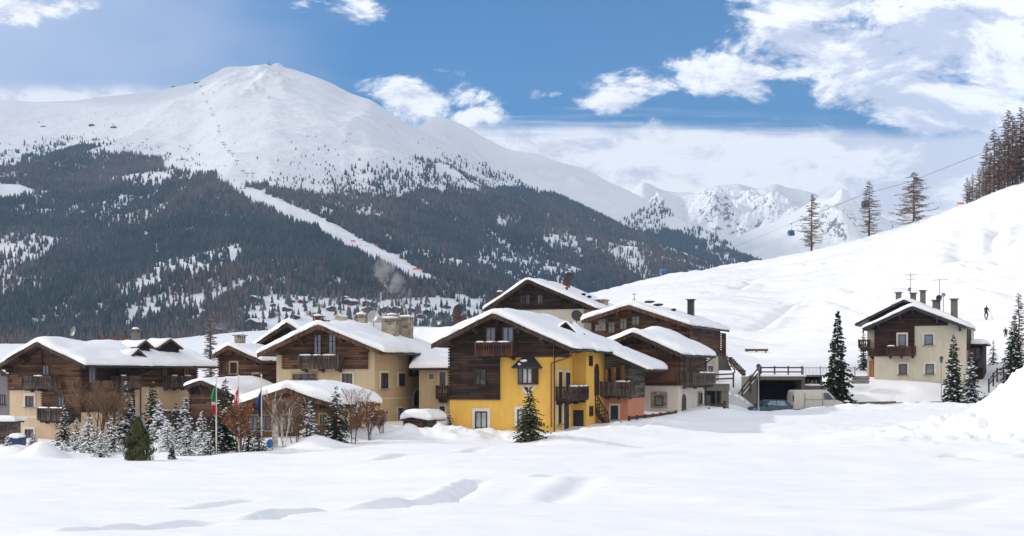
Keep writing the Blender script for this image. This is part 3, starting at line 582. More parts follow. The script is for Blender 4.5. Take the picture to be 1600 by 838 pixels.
# ------------------------------------------------------------ houses
SNR = random.Random(3)
def snow_slab(prof, y0, y1, T, parent, over=0.10, name='roof_snow', seed=0, rx=None, thin=None, nz=.10):
    """prof: [(x, z), ...] deck line; a rounded uneven blanket lying on it from y0 to y1"""
    xs0, xs1 = prof[0][0] - over, prof[-1][0] + over; y0 -= over; y1 += over * .5; r = rx or T * 1.1
    def spaced(a, b, n):
        t = np.linspace(0, 1, n); e = np.array([0, .02, .05, .10, .18, .3, .5]) * r
        return np.unique(np.concatenate([a + e, np.linspace(a + r*.7, b - r*.7, n), b - e]))
    nx = max(8, int((xs1-xs0)/.3)); ny = max(5, int((y1-y0)/.35))
    gx = spaced(xs0, xs1, nx); gy = spaced(y0, y1, ny)
    Xg, Yg = np.meshgrid(gx, gy, indexing='ij'); px = [p[0] for p in prof]; pz = [p[1] for p in prof]
    def deck(x):
        z = np.interp(x, px, pz)
        z = np.where(x < px[0], pz[0] + (x-px[0])*(pz[1]-pz[0])/(px[1]-px[0]), z)
        return np.where(x > px[-1], pz[-1] + (x-px[-1])*(pz[-1]-pz[-2])/(px[-1]-px[-2]), z)
    k = .55; dk = deck(Xg); soft = (deck(Xg-k) + deck(Xg+k) + deck(Xg-k/2) + deck(Xg+k/2) + dk) / 5
    soft = np.minimum(dk, soft)                                          # drifted smooth over the ridge
    ed = np.minimum.reduce([Xg-xs0, xs1-Xg, Yg-y0, y1-Yg]); e = np.clip(ed / r, 0, 1); rr = np.sqrt(1 - (1-e)**2)
    nn = fbm(Xg/1.9 + seed*7.3, Yg/1.9 + seed*3.1, 4, seed) * nz * 4.2 + fbm(Xg/4 + seed, Yg/4, 2, seed + 50) * .55
    th = T * .88 * np.clip(1 + nn, .35, 1.7)
    if thin is not None: th = th * thin(Xg, Yg)
    Zt = np.where(rr > 0.01, dk + (soft - dk) * e + th * (.22 + .78*rr), dk)
    wob = fbm(Xg*1.3 + seed, Yg*1.3, 3, seed+5) * .22 * (1 - e); Xo = Xg + np.where(Xg > (xs0+xs1)/2, 1, -1) * wob * (np.minimum(Xg-xs0, xs1-Xg) < r); Yo = Yg - wob * (Yg - y0 < r)
    V = np.stack([Xo, Yo, Zt], -1).reshape(-1, 3); nxn, nyn = len(gx), len(gy)
    i = (np.arange(nxn-1)[:, None]*nyn + np.arange(nyn-1)[None]); F_ = np.stack([i, i+nyn, i+nyn+1, i+1], -1).reshape(-1, 4)
    loop = [a*nyn for a in range(nxn)] + [(nxn-1)*nyn + b for b in range(1, nyn)] + [a*nyn + nyn-1 for a in range(nxn-2, -1, -1)] + [b for b in range(nyn-2, 0, -1)]
    base = V[loop].copy(); base[:, 2] = deck(base[:, 0]) + .012; nb = len(V); V = np.vstack([V, base]); L = len(loop)
    sk = np.array([[loop[q], nb+q, nb+(q+1) % L, loop[(q+1) % L]] for q in range(L)])
    o = np_mesh(name, V, np.vstack([F_, sk]), M['roofsnow'], True, parent); return o
class House:
    def __init__(s, name, label, cat, pxL, pxR, dR, th, zb=None, group=None, drop=0.4):
        s.c, s.s = math.cos(R(th)), math.sin(R(th)); XR = (pxR-CX)/FPX*dR; uL = (pxL-CX)/FPX
        s.W = (XR - uL*dR) / (s.c - uL*s.s); s.ox, s.oy = XR - s.c*s.W, dR - s.s*s.W
        s.z0 = zb if zb is not None else gz(XR, dR); s.root = empty(name, (s.ox, s.oy, s.z0), R(th)); tag(s.root, label, cat, group)
        s.drop = drop; s.name = name
    def _pl(s, px, py, o, d):
        u, v = (px-CX)/FPX, (HY-py)/FPX; ox, oy = s.loc(*o)
        # u*t = ox + a*dx ; t = oy + a*dy
        a = (u*oy - ox) / (d[0] - u*d[1]); t = oy + a*d[1]; return a, ZC + v*t - s.z0
    def loc(s, x, y): return s.ox + x*s.c - y*s.s, s.oy + x*s.s + y*s.c
    def F(s, px, py, yo=0.0): return s._pl(px, py, (0, yo), (s.c, s.s))
    def S(s, px, py, xo=None): return s._pl(px, py, (s.W if xo is None else xo, 0), (-s.s, s.c))
    def len_to(s, px, xo=None): return s.S(px, HY, xo)[0]
    def rect(s, face, b, off=0.0):
        f = s.F if face == 'F' else s.S; o_ = (off if face == 'F' else (s.W if off == 0 else off)); mx, my = (b[0]+b[2])/2, (b[1]+b[3])/2
        return f(b[0], my, o_)[0], f(b[2], my, o_)[0], f(mx, b[3], o_)[1], f(mx, b[1], o_)[1], o_
    def fbox(s, mb, face, a0, a1, z0, z1, o0, o1, off):
        if face == 'F': mb.box(a0, a1, off-o1, off-o0, z0, z1)
        else: mb.box(off+o0, off+o1, a0, a1, z0, z1)
    def pt(s, face, a, z, o, off): return (a, off-o, z) if face == 'F' else (off+o, a, z)
    def roof(s, apex, eL, eR, of, L, ob=.8, T=.5, mat='roofwood', wall='cream', th=.2, snow=True, seed=1, left_side=True, thin=None):
        """apex/eL/eR: pixels of the roof edge on the verge plane y=-of"""
        s.L = L; s.prof = [s.F(*eL, -of), s.F(*apex, -of), s.F(*eR, -of)]; s.of = of; s.ob = ob; p = s.prof
        mb = MB()
        for (a, b) in ((p[0], p[1]), (p[1], p[2])):
            mb.prism([(a[0], -of, a[1]), (b[0], -of, b[1]), (b[0], -of, b[1]-th), (a[0], -of, a[1]-th)], (0, L+of+ob, 0))
        s.roof_o = mb.build('roof', M[mat], s.root)
        m2 = MB()                                                        # verge boards
        for (a, b) in ((p[0], p[1]), (p[1], p[2])):
            m2.prism([(a[0], -of-.05, a[1]+.02), (b[0], -of-.05, b[1]+.02), (b[0], -of-.05, b[1]-th-.12), (a[0], -of-.05, a[1]-th-.12)], (0, .047, 0))
        m2.build('verge_board', M[mat], s.roof_o)
        s.th = th
        if snow: snow_slab(p, -of, L+ob, T, s.root, seed=seed, thin=thin)
        # walls
        W = s.W; zl, zr = s.ru(0), s.ru(W); mb = MB()
        mb.prism([(0, 0, -s.drop), (W, 0, -s.drop), (W, 0, zr), (p[1][0], 0, s.ru(p[1][0])), (0, 0, zl)] if 0 < p[1][0] < W else [(0, 0, -s.drop), (W, 0, -s.drop), (W, 0, zr), (0, 0, zl)], (0, L, 0))
        mb.build('wall', M[wall], s.root)
        # purlins under the verge
        for fx in (0.06, .30, None, .70, .94):
            x = p[1][0] if fx is None else fx*W; z = s.ru(x) - (0.02 if fx is None else .03); m3 = MB()
            m3.box(x-.09, x+.09, -of+.12, -.13, z-.24, z); m3.box(x-.09, x+.09, -of*.55, -.13, z-.44, z-.243); m3.build('purlin', M[mat], s.roof_o)
        return s
    def rz(s, x):
        p = s.prof; a, b = (p[0], p[1]) if x < p[1][0] else (p[1], p[2]); return a[1] + (b[1]-a[1])*(x-a[0])/(b[0]-a[0])
    def ru(s, x): return s.rz(x) - s.th - .012
    def panel(s, face, x0, x1, z0, z1=None, mat='timber_mid', off=None, t=.12, logs=True, name='log_wall', under=True):
        off = (0.0 if face == 'F' else s.W) if off is None else off
        mb = MB(); g = .004
        if face == 'F':
            xs = sorted({x0, x1} | ({s.prof[1][0]} if x0 < s.prof[1][0] < x1 else set())); top = []
            for x in xs:
                r = s.ru(x) - g; top.append((x, off, r if z1 is None else min(z1, r)))
            if z1 is not None:                                            # where the flat top meets the slope
                extra = []
                for (a, b) in zip(xs, xs[1:]):
                    ra, rb = s.ru(a)-g, s.ru(b)-g
                    if (ra - z1) * (rb - z1) < 0: q = a + (b-a)*(z1-ra)/(rb-ra); extra.append((q, off, z1))
                top = sorted(top + extra)
            mb.prism([(x1, off, z0)] + top[::-1] + [(x0, off, z0)], (0, -t, 0))
        else:
            zt = s.ru(s.W) - g if z1 is None else z1
            mb.box(off, off+t, x0, x1, z0, zt)
        if logs:                                                          # crossed log ends at the corners
            for xe in (x0, x1):
                z = z0 + .05; zt = (s.ru(xe)-.15 if face == 'F' else s.ru(s.W)-.15) if z1 is None else z1-.1
                if face == 'F': zt = min(zt, s.ru(xe)-.15)
                while z < zt - .1:
                    if face == 'F': mb.box(xe-.07, xe+.07, off-t-.10, off-t-.001, z, z+.12)
                    else: mb.box(off+t+.001, off+t+.10, xe-.07, xe+.07, z, z+.12)
                    z += .19
        return mb.build(name, M[mat], s.root)
    def window(s, face, b, off=None, o0=.13, frame='framewood', pane='glass', surround=None, sw=.14, sill=True, mull=1, arch=False, name='window', shutters=None, transom=False, local=False):
        if local: a0, a1, z0, z1 = b; off = (0.0 if face == 'F' else s.W) if off is None else off
        else:
            off_ = 0.0 if off is None else off; a0, a1, z0, z1, off = s.rect(face, b, off_)
        if a1 - a0 < .25: a0 -= .15; a1 += .15
        fw = min(.08, (a1-a0)*.12); mb = MB(); o0 = o0 if off in (0.0, s.W) or True else o0
        bx = lambda *a: s.fbox(mb, face, *a, off)
        bx(a0, a0+fw, z0, z1, o0-.10, o0+.05); bx(a1-fw, a1, z0, z1, o0-.10, o0+.05)
        bx(a0+fw, a1-fw, z0, z0+fw, o0-.10, o0+.05); bx(a0+fw, a1-fw, z1-fw, z1, o0-.10, o0+.05)
        for k in range(1, mull+1):
            x = a0 + (a1-a0)*k/(mull+1); bx(x-fw*.4, x+fw*.4, z0+fw, z1-fw, o0-.08, o0+.035)
        if transom: bx(a0+fw, a1-fw, z0+(z1-z0)*.62, z0+(z1-z0)*.62+.05, o0-.06, o0+.03)
        w = mb.build(name, M[frame], s.root)
        m2 = MB(); s.fbox(m2, face, a0+fw*.9, a1-fw*.9, z0+fw*.9, z1-fw*.9, o0-.09, o0-.01, off); m2.build('pane', M[pane], w)
        if surround:
            m3 = MB(); q = o0 + .02; f = lambda *a: s.fbox(m3, face, *a, off)
            f(a0-sw, a0-.003, z0-sw*.6, z1+sw, 0.004, q); f(a1+.003, a1+sw, z0-sw*.6, z1+sw, .004, q); f(a0-.003, a1+.003, z1+.003, z1+sw*1.1, .004, q-.003)
            if sill: f(a0-.003, a1+.003, z0-sw*.6, z0-.003, .004, q-.003)
            m3.build('surround', M[surround], w)
        if sill:
            m4 = MB(); s.fbox(m4, face, a0-.16, a1+.16, z0-.10, z0-.03 if not surround else z0-.02, o0+.022, o0+.16, off); m4.build('sill', M['stonetrim'] if surround else M[frame], w)
        if shutters:
            for (sa, sb) in ((a0-(a1-a0)*.55, a0-.01), (a1+.01, a1+(a1-a0)*.55)):
                m5 = MB(); s.fbox(m5, face, sa, sb, z0, z1, o0-.02, o0+.05, off); m5.build('shutter', M[shutters], w)
        return w
    def door(s, face, b, off=None, arch=True, mat='framedark', surround='trim', local=False):
        if local: a0, a1, z0, z1 = b; off = (0.0 if face == 'F' else s.W) if off is None else off
        else: a0, a1, z0, z1, off = s.rect(face, b, 0.0 if off is None else off)
        if a1-a0 < .6: m_ = (a0+a1)/2; a0, a1 = m_-.4, m_+.4
        def arc(e, lo):
            w = (a1-a0)/2 + e; c = (a0+a1)/2; zc_ = z1 - (a1-a0)/2 if arch else z1 + e; pts = [s.pt(face, c-w, lo, 0, off), s.pt(face, c+w, lo, 0, off)]
            if arch: pts += [s.pt(face, c + w*math.cos(math.pi*k/10), zc_ + w*math.sin(math.pi*k/10), 0, off) for k in range(11)]
            else: pts += [s.pt(face, c+w, zc_, 0, off), s.pt(face, c-w, zc_, 0, off)]
            return pts
        n_ = Vector(s.pt(face, 0, 0, 1, 0)); md = MB(); md.prism(arc(0, z0), n_*.07); d = md.build('door', M[mat], s.root)
        if surround: ms = MB(); ms.prism(arc(.16, z0-.01), n_*.045); ms.build('surround', M[surround], d)
        mh = MB(); h = s.pt(face, a1-.14, z0+1.0, .07, off); mh.blob((h[0]+n_[0]*.03, h[1]+n_[1]*.03, h[2]), (.04, .04, .04)); mh.build('handle', M['metal'], d)
        return d
    def balcony(s, face, b, depth=1.05, off=None, mat='rail_dark', o0=.12, local=False, snow=True, carved=True):
        if local: a0, a1, z0, z1 = b; off = (0.0 if face == 'F' else s.W) if off is None else off
        else: # b measured on the railing plane in front of the wall
            off0 = (0.0 if face == 'F' else s.W) if off is None else off; ro = off0 - depth if face == 'F' else off0 + depth
            a0, a1, z0, z1, _ = s.rect(face, b, ro); off = off0
        D = depth; mb = MB(); bx = lambda m_, *a: s.fbox(m_, face, *a, off)
        bx(mb, a0, a1, z0+.06, z0+.18, o0, D); root = mb.build('balcony', M[mat], s.root)
        m2 = MB(); zb_, zt = z0+.19, z1
        bx(m2, a0-.03, a1+.03, zt-.09, zt, D-.09, D+.04); bx(m2, a0, a1, zb_, zb_+.09, D-.06, D+.01)
        n_ = max(4, int((a1-a0)/.17)); w = (a1-a0)/n_
        for k in range(n_):
            c = a0 + (k+.5)*w; bw = w*.40 if carved else w*.46
            bx(m2, c-bw, c+bw, zb_+.095, zb_+.095+(zt-zb_)*.28, D-.045, D-.01); bx(m2, c-bw*.55, c+bw*.55, zb_+.1+(zt-zb_)*.28, zt-.30*(zt-zb_), D-.045, D-.01); bx(m2, c-bw, c+bw, zt-.30*(zt-zb_)+.003, zt-.095, D-.045, D-.01)
        for q in (a0, a1):                                                # the two returns
            sgn = .03; bx(m2, q-sgn, q+sgn, zt-.085, zt-.005, o0, D-.095); bx(m2, q-sgn*.8, q+sgn*.8, zb_, zb_+.085, o0, D-.065)
            m_ = int((D-o0-.15)/.16)
            for k in range(m_): c = o0 + .1 + k*(D-o0-.15)/m_; bx(m2, q-.02, q+.02, zb_+.09, zt-.09, c-.055, c+.055)
        m2.build('railing', M[mat], root)
        for q in (a0+.05, (a0+a1)/2, a1-.05):
            m3 = MB(); bx(m3, q-.06, q+.06, zb_+.002, zt+.04, D-.08+.001, D+.045); m3.build('post', M[mat], root)
        for k in range(3):
            q = a0 + .25 + (a1-a0-.5)*k/2; m4 = MB(); bx(m4, q-.07, q+.07, z0-.10, z0+.057, o0, D-.1); bx(m4, q-.07, q+.07, z0-.2, z0-.103, o0, D*.4); m4.build('bracket', M[mat], root)
        if snow:
            m5 = MB(); x = a0
            while x < a1 - .1:
                l = SNR.uniform(.5, 1.3); e = min(a1, x+l)
                if SNR.random() < .75: c = s.pt(face, (x+e)/2, zt+.03, D-.03, off); hx = (e-x)/2; m5.blob(c, (hx, .085, .075) if face == 'F' else (.085, hx, .075), 8, 5)
                x = e
            if m5.v: m5.build('snow', M['roofsnow'], root, True)
        return root
    def chimney(s, px, py0, py1, y, w=.6, d=.6, mat='stone', style='slots', capsnow=True):
        """stack standing at depth y whose shaft runs from row py1 up to row py0"""
        a, zt = s.F(px, py0, y); _, zb_ = s.F(px, py1, y); zb_ = min(zb_, s.rz(a)); x0, x1 = a-w/2, a+w/2; y0, y1 = y-d/2, y+d/2; hc = .16 if style != 'pot' else .06
        mb = MB(); mb.box(x0, x1, y0, y1, zb_-.3, zt-.34); o = mb.build('chimney', M[mat], s.root); m2 = MB()
        if style == 'slots':
            k = max(3, int(w/.22)); 
            for i in range(k+1):
                q = x0 + (w-.1)*i/k; m2.box(q, q+.1, y0, y0+.1, zt-.339, zt-.12); m2.box(q, q+.1, y1-.1, y1, zt-.339, zt-.12)
            m2.box(x0+.12, x1-.12, y0+.12, y1-.12, zt-.339, zt-.121); m2.box(x0-.12, x1+.12, y0-.12, y1+.12, zt-.119, zt-.04)
        elif style == 'pot':
            m2.lathe([(.11, zt-.339), (.11, zt-.1), (.19, zt-.08), (.02, zt+.05)], 8, ((x0+x1)/2, (y0+y1)/2, 0))
        else:
            m2.box(x0+.05, x1-.05, y0+.05, y1-.05, zt-.339, zt-.1); m2.box(x0-.1, x1+.1, y0-.1, y1+.1, zt-.099, zt-.04)
        m2.build('cap', M[mat] if style != 'pot' else M['metal'], o)
        if capsnow: m3 = MB(); m3.blob(((x0+x1)/2, (y0+y1)/2, zt+.02), (w*.55, d*.55, .12), 10, 6, .2); m3.build('snow', M['roofsnow'], o, True)
        return o
    def dish(s, px, py, y, r=.4, mat='dish', mast=.9, face=(-.5, -.8, .25)):
        a, z = s.F(px, py, y); mb = MB(); mb.tube((a, y, min(z-mast, s.rz(a))), (a, y, z), .03); o = mb.build('satellite_dish', M['metal'], s.root)
        f = Vector(face).normalized(); q = f.to_track_quat('Z', 'Y'); m2 = MB(); n_ = 18; vs = []; fs = []
        for j, (rr, h) in enumerate(((0, 0), (r*.5, .03), (r, .12), (r, .14), (r*.5, .055), (0, .025))):
            for i in range(n_): t = 2*math.pi*i/n_; vs.append(tuple(Vector((a, y-.06, z)) + q @ Vector((rr*math.cos(t), rr*math.sin(t), h))))
        for j in range(5):
            for i in range(n_): fs.append((j*n_+i, j*n_+(i+1) % n_, (j+1)*n_+(i+1) % n_, (j+1)*n_+i))
        m2.add(vs, fs); m2.tube(Vector((a, y-.06, z)) + q @ Vector((0, -r, .1)), Vector((a, y-.06, z)) + q @ Vector((0, 0, r*.9)), .015); m2.build('dish', M[mat], o); return o
    def antenna(s, px, py0, py1, y, w=.7, rows=2):
        a, zt = s.F(px, py0, y); _, zb_ = s.F(px, py1, y); zb_ = min(zb_, s.rz(a)); mb = MB(); mb.tube((a, y, zb_), (a, y, zt), .028, n=5)
        for k in range(rows):
            z = zt - .1 - k*.45; L_ = w*(1-.25*k); mb.tube((a-L_, y+.12, z), (a+L_, y-.12, z), .016, n=4)
            for i in range(5): x = a - L_ + 2*L_*i/4; mb.tube((x, y-.22, z), (x, y+.22, z), .012, n=4)
        return mb.build('antenna', M['metal'], s.root)
    def gutter(s, x, z, y0, y1, mat='metal', down=None, dz=2.5):
        mb = MB(); mb.tube((x, y0, z), (x, y1, z), .07, n=7); o = mb.build('gutter', M[mat], s.root)
        if down is not None:
            m2 = MB(); wx = s.W + .14 if x > s.W/2 else -.14; m2.path([(x, down, z-.05), (wx, down, z-.45), (wx, down, z-dz)], .05, 6); m2.build('downpipe', M[mat], o)
        return o

# --- the yellow house in the middle
h = House('chalet', 'yellow plastered chalet with dark log upper storeys and a bay window', 'house', 703, 865, 92, -20, -.05)
SB = 6.6
h.roof((771, 489), (674, 538), (893, 543), 1.5, 9.8, .8, .52, 'roofwood', 'yellow', seed=2)
xl, zs = h.F(781, 625); xr_, zt_ = h.F(862, 558)
h.panel('F', 0.02, xl, zs, mat='timber_dark'); h.panel('F', xl, h.W-.02, zt_, mat='timber_dark', logs=False, name='gable_boards')
h.panel('S', .0, 3.2, zt_, None, 'timber_dark')
h.window('F', (742, 577, 761, 602), frame='framedark', pane='curtain')
h.window('F', (760, 511, 776, 536), frame='framewood', pane='glassb', o0=.14); h.window('F', (786, 511, 804, 536), frame='framewood', pane='glassb', o0=.14)
h.balcony('F', (742, 535, 801, 558), 1.1, mat='rail_red')
h.window('F', (743, 643, 762, 670), frame='framedark', pane='curtain', surround='trim', o0=.06, sw=.2)
h.window('F', (809, 640, 826, 667), frame='framedark', pane='curtain', surround='trim', o0=.06, sw=.2)
# bay window with its own little roof, painted wedge below
a0, a1, z0, z1, _ = h.rect('F', (804, 574, 837, 601), -.6); mb = MB()
mb.prism([(a0, -.004, z0), (a0+.25, -.6, z0), (a1-.25, -.6, z0), (a1, -.004, z0)], (0, 0, z1-z0)); by = mb.build('bay_window', M['framedark'], h.root)
for k in range(3):
    w = (a1-a0-.5)/3; x = a0+.25+k*w; m2 = MB(); m2.box(x+.05, x+w-.05, -.62, -.602, z0+.12, z1-.1); m2.build('pane', M['curtain' if k else 'glass'], by)
m2 = MB(); m2.add([(a0-.25, -.004, z1), (a0-.1, -.95, z1), (a1+.1, -.95, z1), (a1+.25, -.004, z1), (a0+.35, -.004, z1+.72), (a1-.35, -.004, z1+.72), (a0-.25, -.004, z1-.08), (a0-.1, -.95, z1-.08), (a1+.1, -.95, z1-.08), (a1+.25, -.004, z1-.08)],
    [(0, 1, 4), (1, 2, 5, 4), (2, 3, 5), (0, 4, 5, 3), (0, 6, 7, 1), (1, 7, 8, 2), (2, 8, 9, 3), (6, 9, 8, 7)]); m2.build('bay_roof', M['slate'], by)
m2 = MB(); m2.blob(((a0+a1)/2-.15, -.5, z1+.42), (.28, .10, .10), 7, 4, .4); m2.blob(((a0+a1)/2-.35, -.72, z1+.2), (.12, .08, .09), 7, 4, .4); m2.build('snow', M['roofsnow'], by, True)
c_ = (a0+a1)/2; m2 = MB(); m2.prism([(c_-.62, 0, z0-.06), (c_+.62, 0, z0-.06), (c_, 0, z0-.85)], (0, -.012, 0)); fr = m2.build('wall_painting', M['trim'], h.root)
m2 = MB(); m2.prism([(c_-.32, 0, z0-.16), (c_+.02, 0, z0-.2), (c_-.02, 0, z0-.62)], (0, -.018, 0)); m2.prism([(c_+.1, 0, z0-.2), (c_+.34, 0, z0-.14), (c_+.05, 0, z0-.5)], (0, -.018, 0)); m2.build('painted_shape', M['slate'], fr)
# side wall and stepped wings to the right
LA = 4.2; zeB = h.rz(h.W) - .3
h.balcony('S', (None,)*4 if 0 else (.35, LA+.3, h.F(866, 626)[1]-.1, h.F(866, 602)[1]-.1), 1.0, mat='rail_dark', local=True, o0=.02, carved=False)
zf = h.F(866, 600)[1] - .95
h.window('S', (.9, 1.55, zf-.05, zf+1.75), frame='framedark', surround='trim', o0=.05, local=True, sw=.12, sill=False); h.window('S', (2.4, 3.3, zf+.5, zf+1.7), frame='framedark', surround='trim', o0=.05, local=True, sw=.12)
h.window('S', (.8, 1.4, .4, 1.9), frame='framedark', surround='trim', o0=.05, local=True, sw=.12); h.door('S', (2.1, 3.1, -.1, 1.95), local=True)
xB = h.F(916, 600, LA)[0]; zB = h.rz(h.W)
k1 = (h.prof[2][1]-h.prof[1][1])/(h.prof[2][0]-h.prof[1][0])             # roof slope
def lean(x): return h.prof[2][1] + k1*(x - h.prof[2][0])
mb = MB(); mb.prism([(h.W+.003, LA, -.4), (xB, LA, -.4), (xB, LA, lean(xB)-.24), (h.W+.003, LA, h.rz(h.W)-.24)], (0, 5.0, 0)); mb.build('wing_wall', M['yellow'], h.root)
xeB = h.F(932, 547, LA-.9)[0]; mb = MB(); xa = h.prof[2][0]+.004
mb.prism([(xa, LA-.9, lean(xa)), (xeB, LA-.9, lean(xeB)), (xeB, LA-.9, lean(xeB)-.2), (xa, LA-.9, lean(xa)-.2)], (0, 7.2, 0)); mb.build('roof', M['roofwood'], h.root)
snow_slab([(xa-.6, lean(xa-.6)), (xeB, lean(xeB))], LA-.9, LA+6.4, .48, h.root, seed=9)
for px0, px1, py0, py1 in ((919, 926, 556, 572),):
    h.window('S', (LA+.6, LA+1.3, h.F(920, py1, LA)[1], h.F(920, py0, LA)[1]), off=xB, local=True, frame='framedark', o0=.04, sill=False)
h.window('S', (LA+.7, LA+1.4, h.F(920, 651, LA)[1], h.F(920, 635, LA)[1]), off=xB, local=True, frame='framedark', o0=.04, sill=False)
a0, a1, z0, z1, _ = h.rect('F', (896, 641, 912, 666), LA); mb = MB(); mb.box(a0, a1, LA-.03, LA-.004, z0, z1); g_ = mb.build('garage_door', M['slate'], h.root)
h.door('S', (LA+1.9, LA+2.9, 2.2, 4.4), off=xB, local=True, surround=None)
# salmon wing with weathered boards above
LC = LA + 4.4; xC = h.F(981, 600, LC)[0]; zsp = h.F(960, 622, LC)[1]; zCt = lean(xC) - .26
mb = MB(); mb.box(xB+.003, xC, LC, LC+4.5, -.4, zsp); mb.build('wing_wall', M['pink'], h.root)
mb = MB(); mb.prism([(xB+.005, LC-.05, zsp), (xC+.05, LC-.05, zsp), (xC+.05, LC-.05, zCt), (xB+.005, LC-.05, lean(xB)-.26)], (0, 4.6, 0)); mb.build('wing_boards', M['timber_grey'], h.root)
xeC = h.F(1009, 558, LC-1.2)[0]; xc0 = xeB+.004; mb = MB(); mb.prism([(xc0-1.6, LC-1.2, lean(xc0-1.6)-.21), (xeC, LC-1.2, lean(xeC)-.21), (xeC, LC-1.2, lean(xeC)-.4), (xc0-1.6, LC-1.2, lean(xc0-1.6)-.4)], (0, 6.2, 0)); mb.build('roof', M['roofwood'], h.root)
snow_slab([(xc0-.9, lean(xc0-.9)-.2), (xeC, lean(xeC)-.2)], LC-1.2, LC+5, .50, h.root, seed=11)
m_ = MB()
for k in range(26): m_.beam((xc0-.3 + k*(xeC-xc0+.2)/26, LC-1.26, lean(xc0+k*(xeC-xc0)/26)-.3), (xc0-.3+k*(xeC-xc0+.2)/26, LC-1.2, lean(xc0+k*(xeC-xc0)/26)-.3), .09, .12)
m_.build('roof_trim', M['slate'], h.root)
for b in ((944, 577, 950, 597), (956, 574, 963, 596), (970, 571, 977, 596)):
    a0, a1, z0, z1, _ = h.rect('F', b, LC); mb = MB(); mb.box(a0, a1, LC-.14, LC-.06, z0, z1); mb.build('shutter', M['shutter'], h.root)
h.window('F', (951, 577, 956, 597), off=LC, frame='framedark', o0=.06, sill=False, mull=0); h.window('F', (963.5, 577, 969.5, 597), off=LC, frame='framedark', o0=.06, sill=False, mull=0)
h.balcony('F', (938, 597, 985, 620), 1.15, off=LC, mat='rail_grey', o0=.055)
h.window('F', (958, 634, 963, 655), off=LC, frame='framedark', o0=.05, surround='trim', sw=.14, mull=0); 
mb = MB()                                                                 # outside stair
for k in range(9):
    x = h.F(936, 640, LC)[0] + .17*k*.7; mb.box(x, x+.3, LC-2.3, LC-1.25, 2.1-.24*k-.06, 2.1-.24*k)
mb.beam((h.F(936, 640, LC)[0], LC-2.35, 3.1), (h.F(936, 640, LC)[0]+1.35, LC-2.35, .9), .06, .1)
for k in range(10):
    x = h.F(936, 640, LC)[0] + k*.15; mb.box(x-.03, x+.03, LC-2.38, LC-2.32, 2.05-k*.235, 3.05-k*.235)
mb.beam((h.F(936, 640, LC)[0]-.1, LC-2.3, 1.9), (h.F(936, 640, LC)[0]+1.35, LC-2.3, -.1), .08, .3); mb.build('stair', M['fence'], h.root)
for (x, y, w) in ((1.2, .2, .5), (2.3, -.1, .4), (3.1, .15, .6)):
    mb = MB(); mb.blob((xB + x - .3, LC-2.6+y, .15), (.22*w*2, .2, .28), 7, 5, .3); mb.build('pot_plant', M['rust'], h.root)
h.gutter(h.prof[2][0]+.06, h.prof[2][1]-.16, -1.4, LA-1, 'metal', down=-.25, dz=5.3)
# copper pipe at the corner and along the wing
mb = MB(); a, z = h.F(886, 535, -1.3); mb.path([(h.prof[2][0]-.15, -1.2, h.prof[2][1]-.15), (h.prof[2][0]-.5, -.3, h.prof[2][1]-.6), (h.W-.1, -.2, h.prof[2][1]-1.0), (h.W-.1, -.18, 0.2)], .055, 7); mb.build('downpipe', M['copper'], h.root)
mb = MB(); mb.path([(h.W+.3, LA-.15, zB-1.0), (xB-.1, LA-.15, lean(xB)-.45), (xB+.1, LA-.15, lean(xB)-.3)], .05, 6); mb.build('downpipe', M['copper'], h.root)
h.chimney(717, 493, 502, 6.6, .62, .5, 'brick', 'flat', False); h.dish(718.5, 486, 6.3, .46, 'metal', 1.0, (-.1, -1, .1)); h.antenna(718, 457, 490, 6.4, .4, 3)
def roof_hatch(h, px, py, y, w, hh, label=None):
    a, z = h.F(px, py, y); zr_ = h.rz(a) + .12; m_ = MB(); m_.prism([(a-w/2, y-.1, zr_-.2), (a+w/2, y-.1, zr_-.2-w*.1), (a+w/2, y-.1, zr_+.05), (a, y-.1, zr_+hh), (a-w/2, y-.1, zr_+.25)], (0, 1.6, 0)); o = m_.build('dormer', M['black'], h.root)
    m2 = MB(); p0, p1, p2 = (a-w/2-.2, zr_+.2), (a, zr_+hh), (a+w/2+.2, zr_-.02)
    for (p, q) in ((p0, p1), (p1, p2)): m2.prism([(p[0], y-.3, p[1]), (q[0], y-.3, q[1]), (q[0], y-.3, q[1]+.12), (p[0], y-.3, p[1]+.12)], (0, 2.0, 0))
    m2.build('dormer_roof', M['roofwood'], o); snow_slab([(p0[0], p0[1]+.12), (p1[0], p1[1]+.12), (p2[0], p2[1]+.12)], y-.25, y+1.7, .3, o, over=.05, name='snow', seed=3)
    return o
roof_hatch(h, 886, 505, 3.8, 1.1, .75)

# --- cream chalet with a big white roof
h = House('chalet', 'cream chalet with brown log gable, grey balcony and two stone chimneys', 'house', 432, 585.5, 102, -18, -.25)
h.roof((497, 507), (402, 552.5), (598, 549), 1.3, 9.6, .9, .55, 'roofwood_warm', 'cream', seed=4)
x0, z0 = h.F(443, 577); x1, _ = h.F(575, 577); h.panel('F', x0, x1, z0, mat='timber_mid')
for b in ((491, 522, 504, 554), (514, 522, 527, 554)):
    h.window('F', b, frame='timber_mid', pane='glassb', o0=.14, sill=False, transom=True)
h.balcony('F', (466, 555.5, 529, 578), 1.1, mat='rail_grey')
h.window('F', (458, 585, 494, 593), frame='framewood', surround='trimwood', o0=.05, mull=2, sw=.13); h.window('F', (535, 584, 551, 609), frame='framewood', surround='trim', o0=.05, sw=.13)
h.L = h.len_to(661.5)
h.window('S', (594, 583, 605, 607), frame='framedark', surround='trim', o0=.05, sw=.16); h.window('S', (622, 584, 631, 603), frame='framedark', surround='trim', o0=.05, sw=.16)
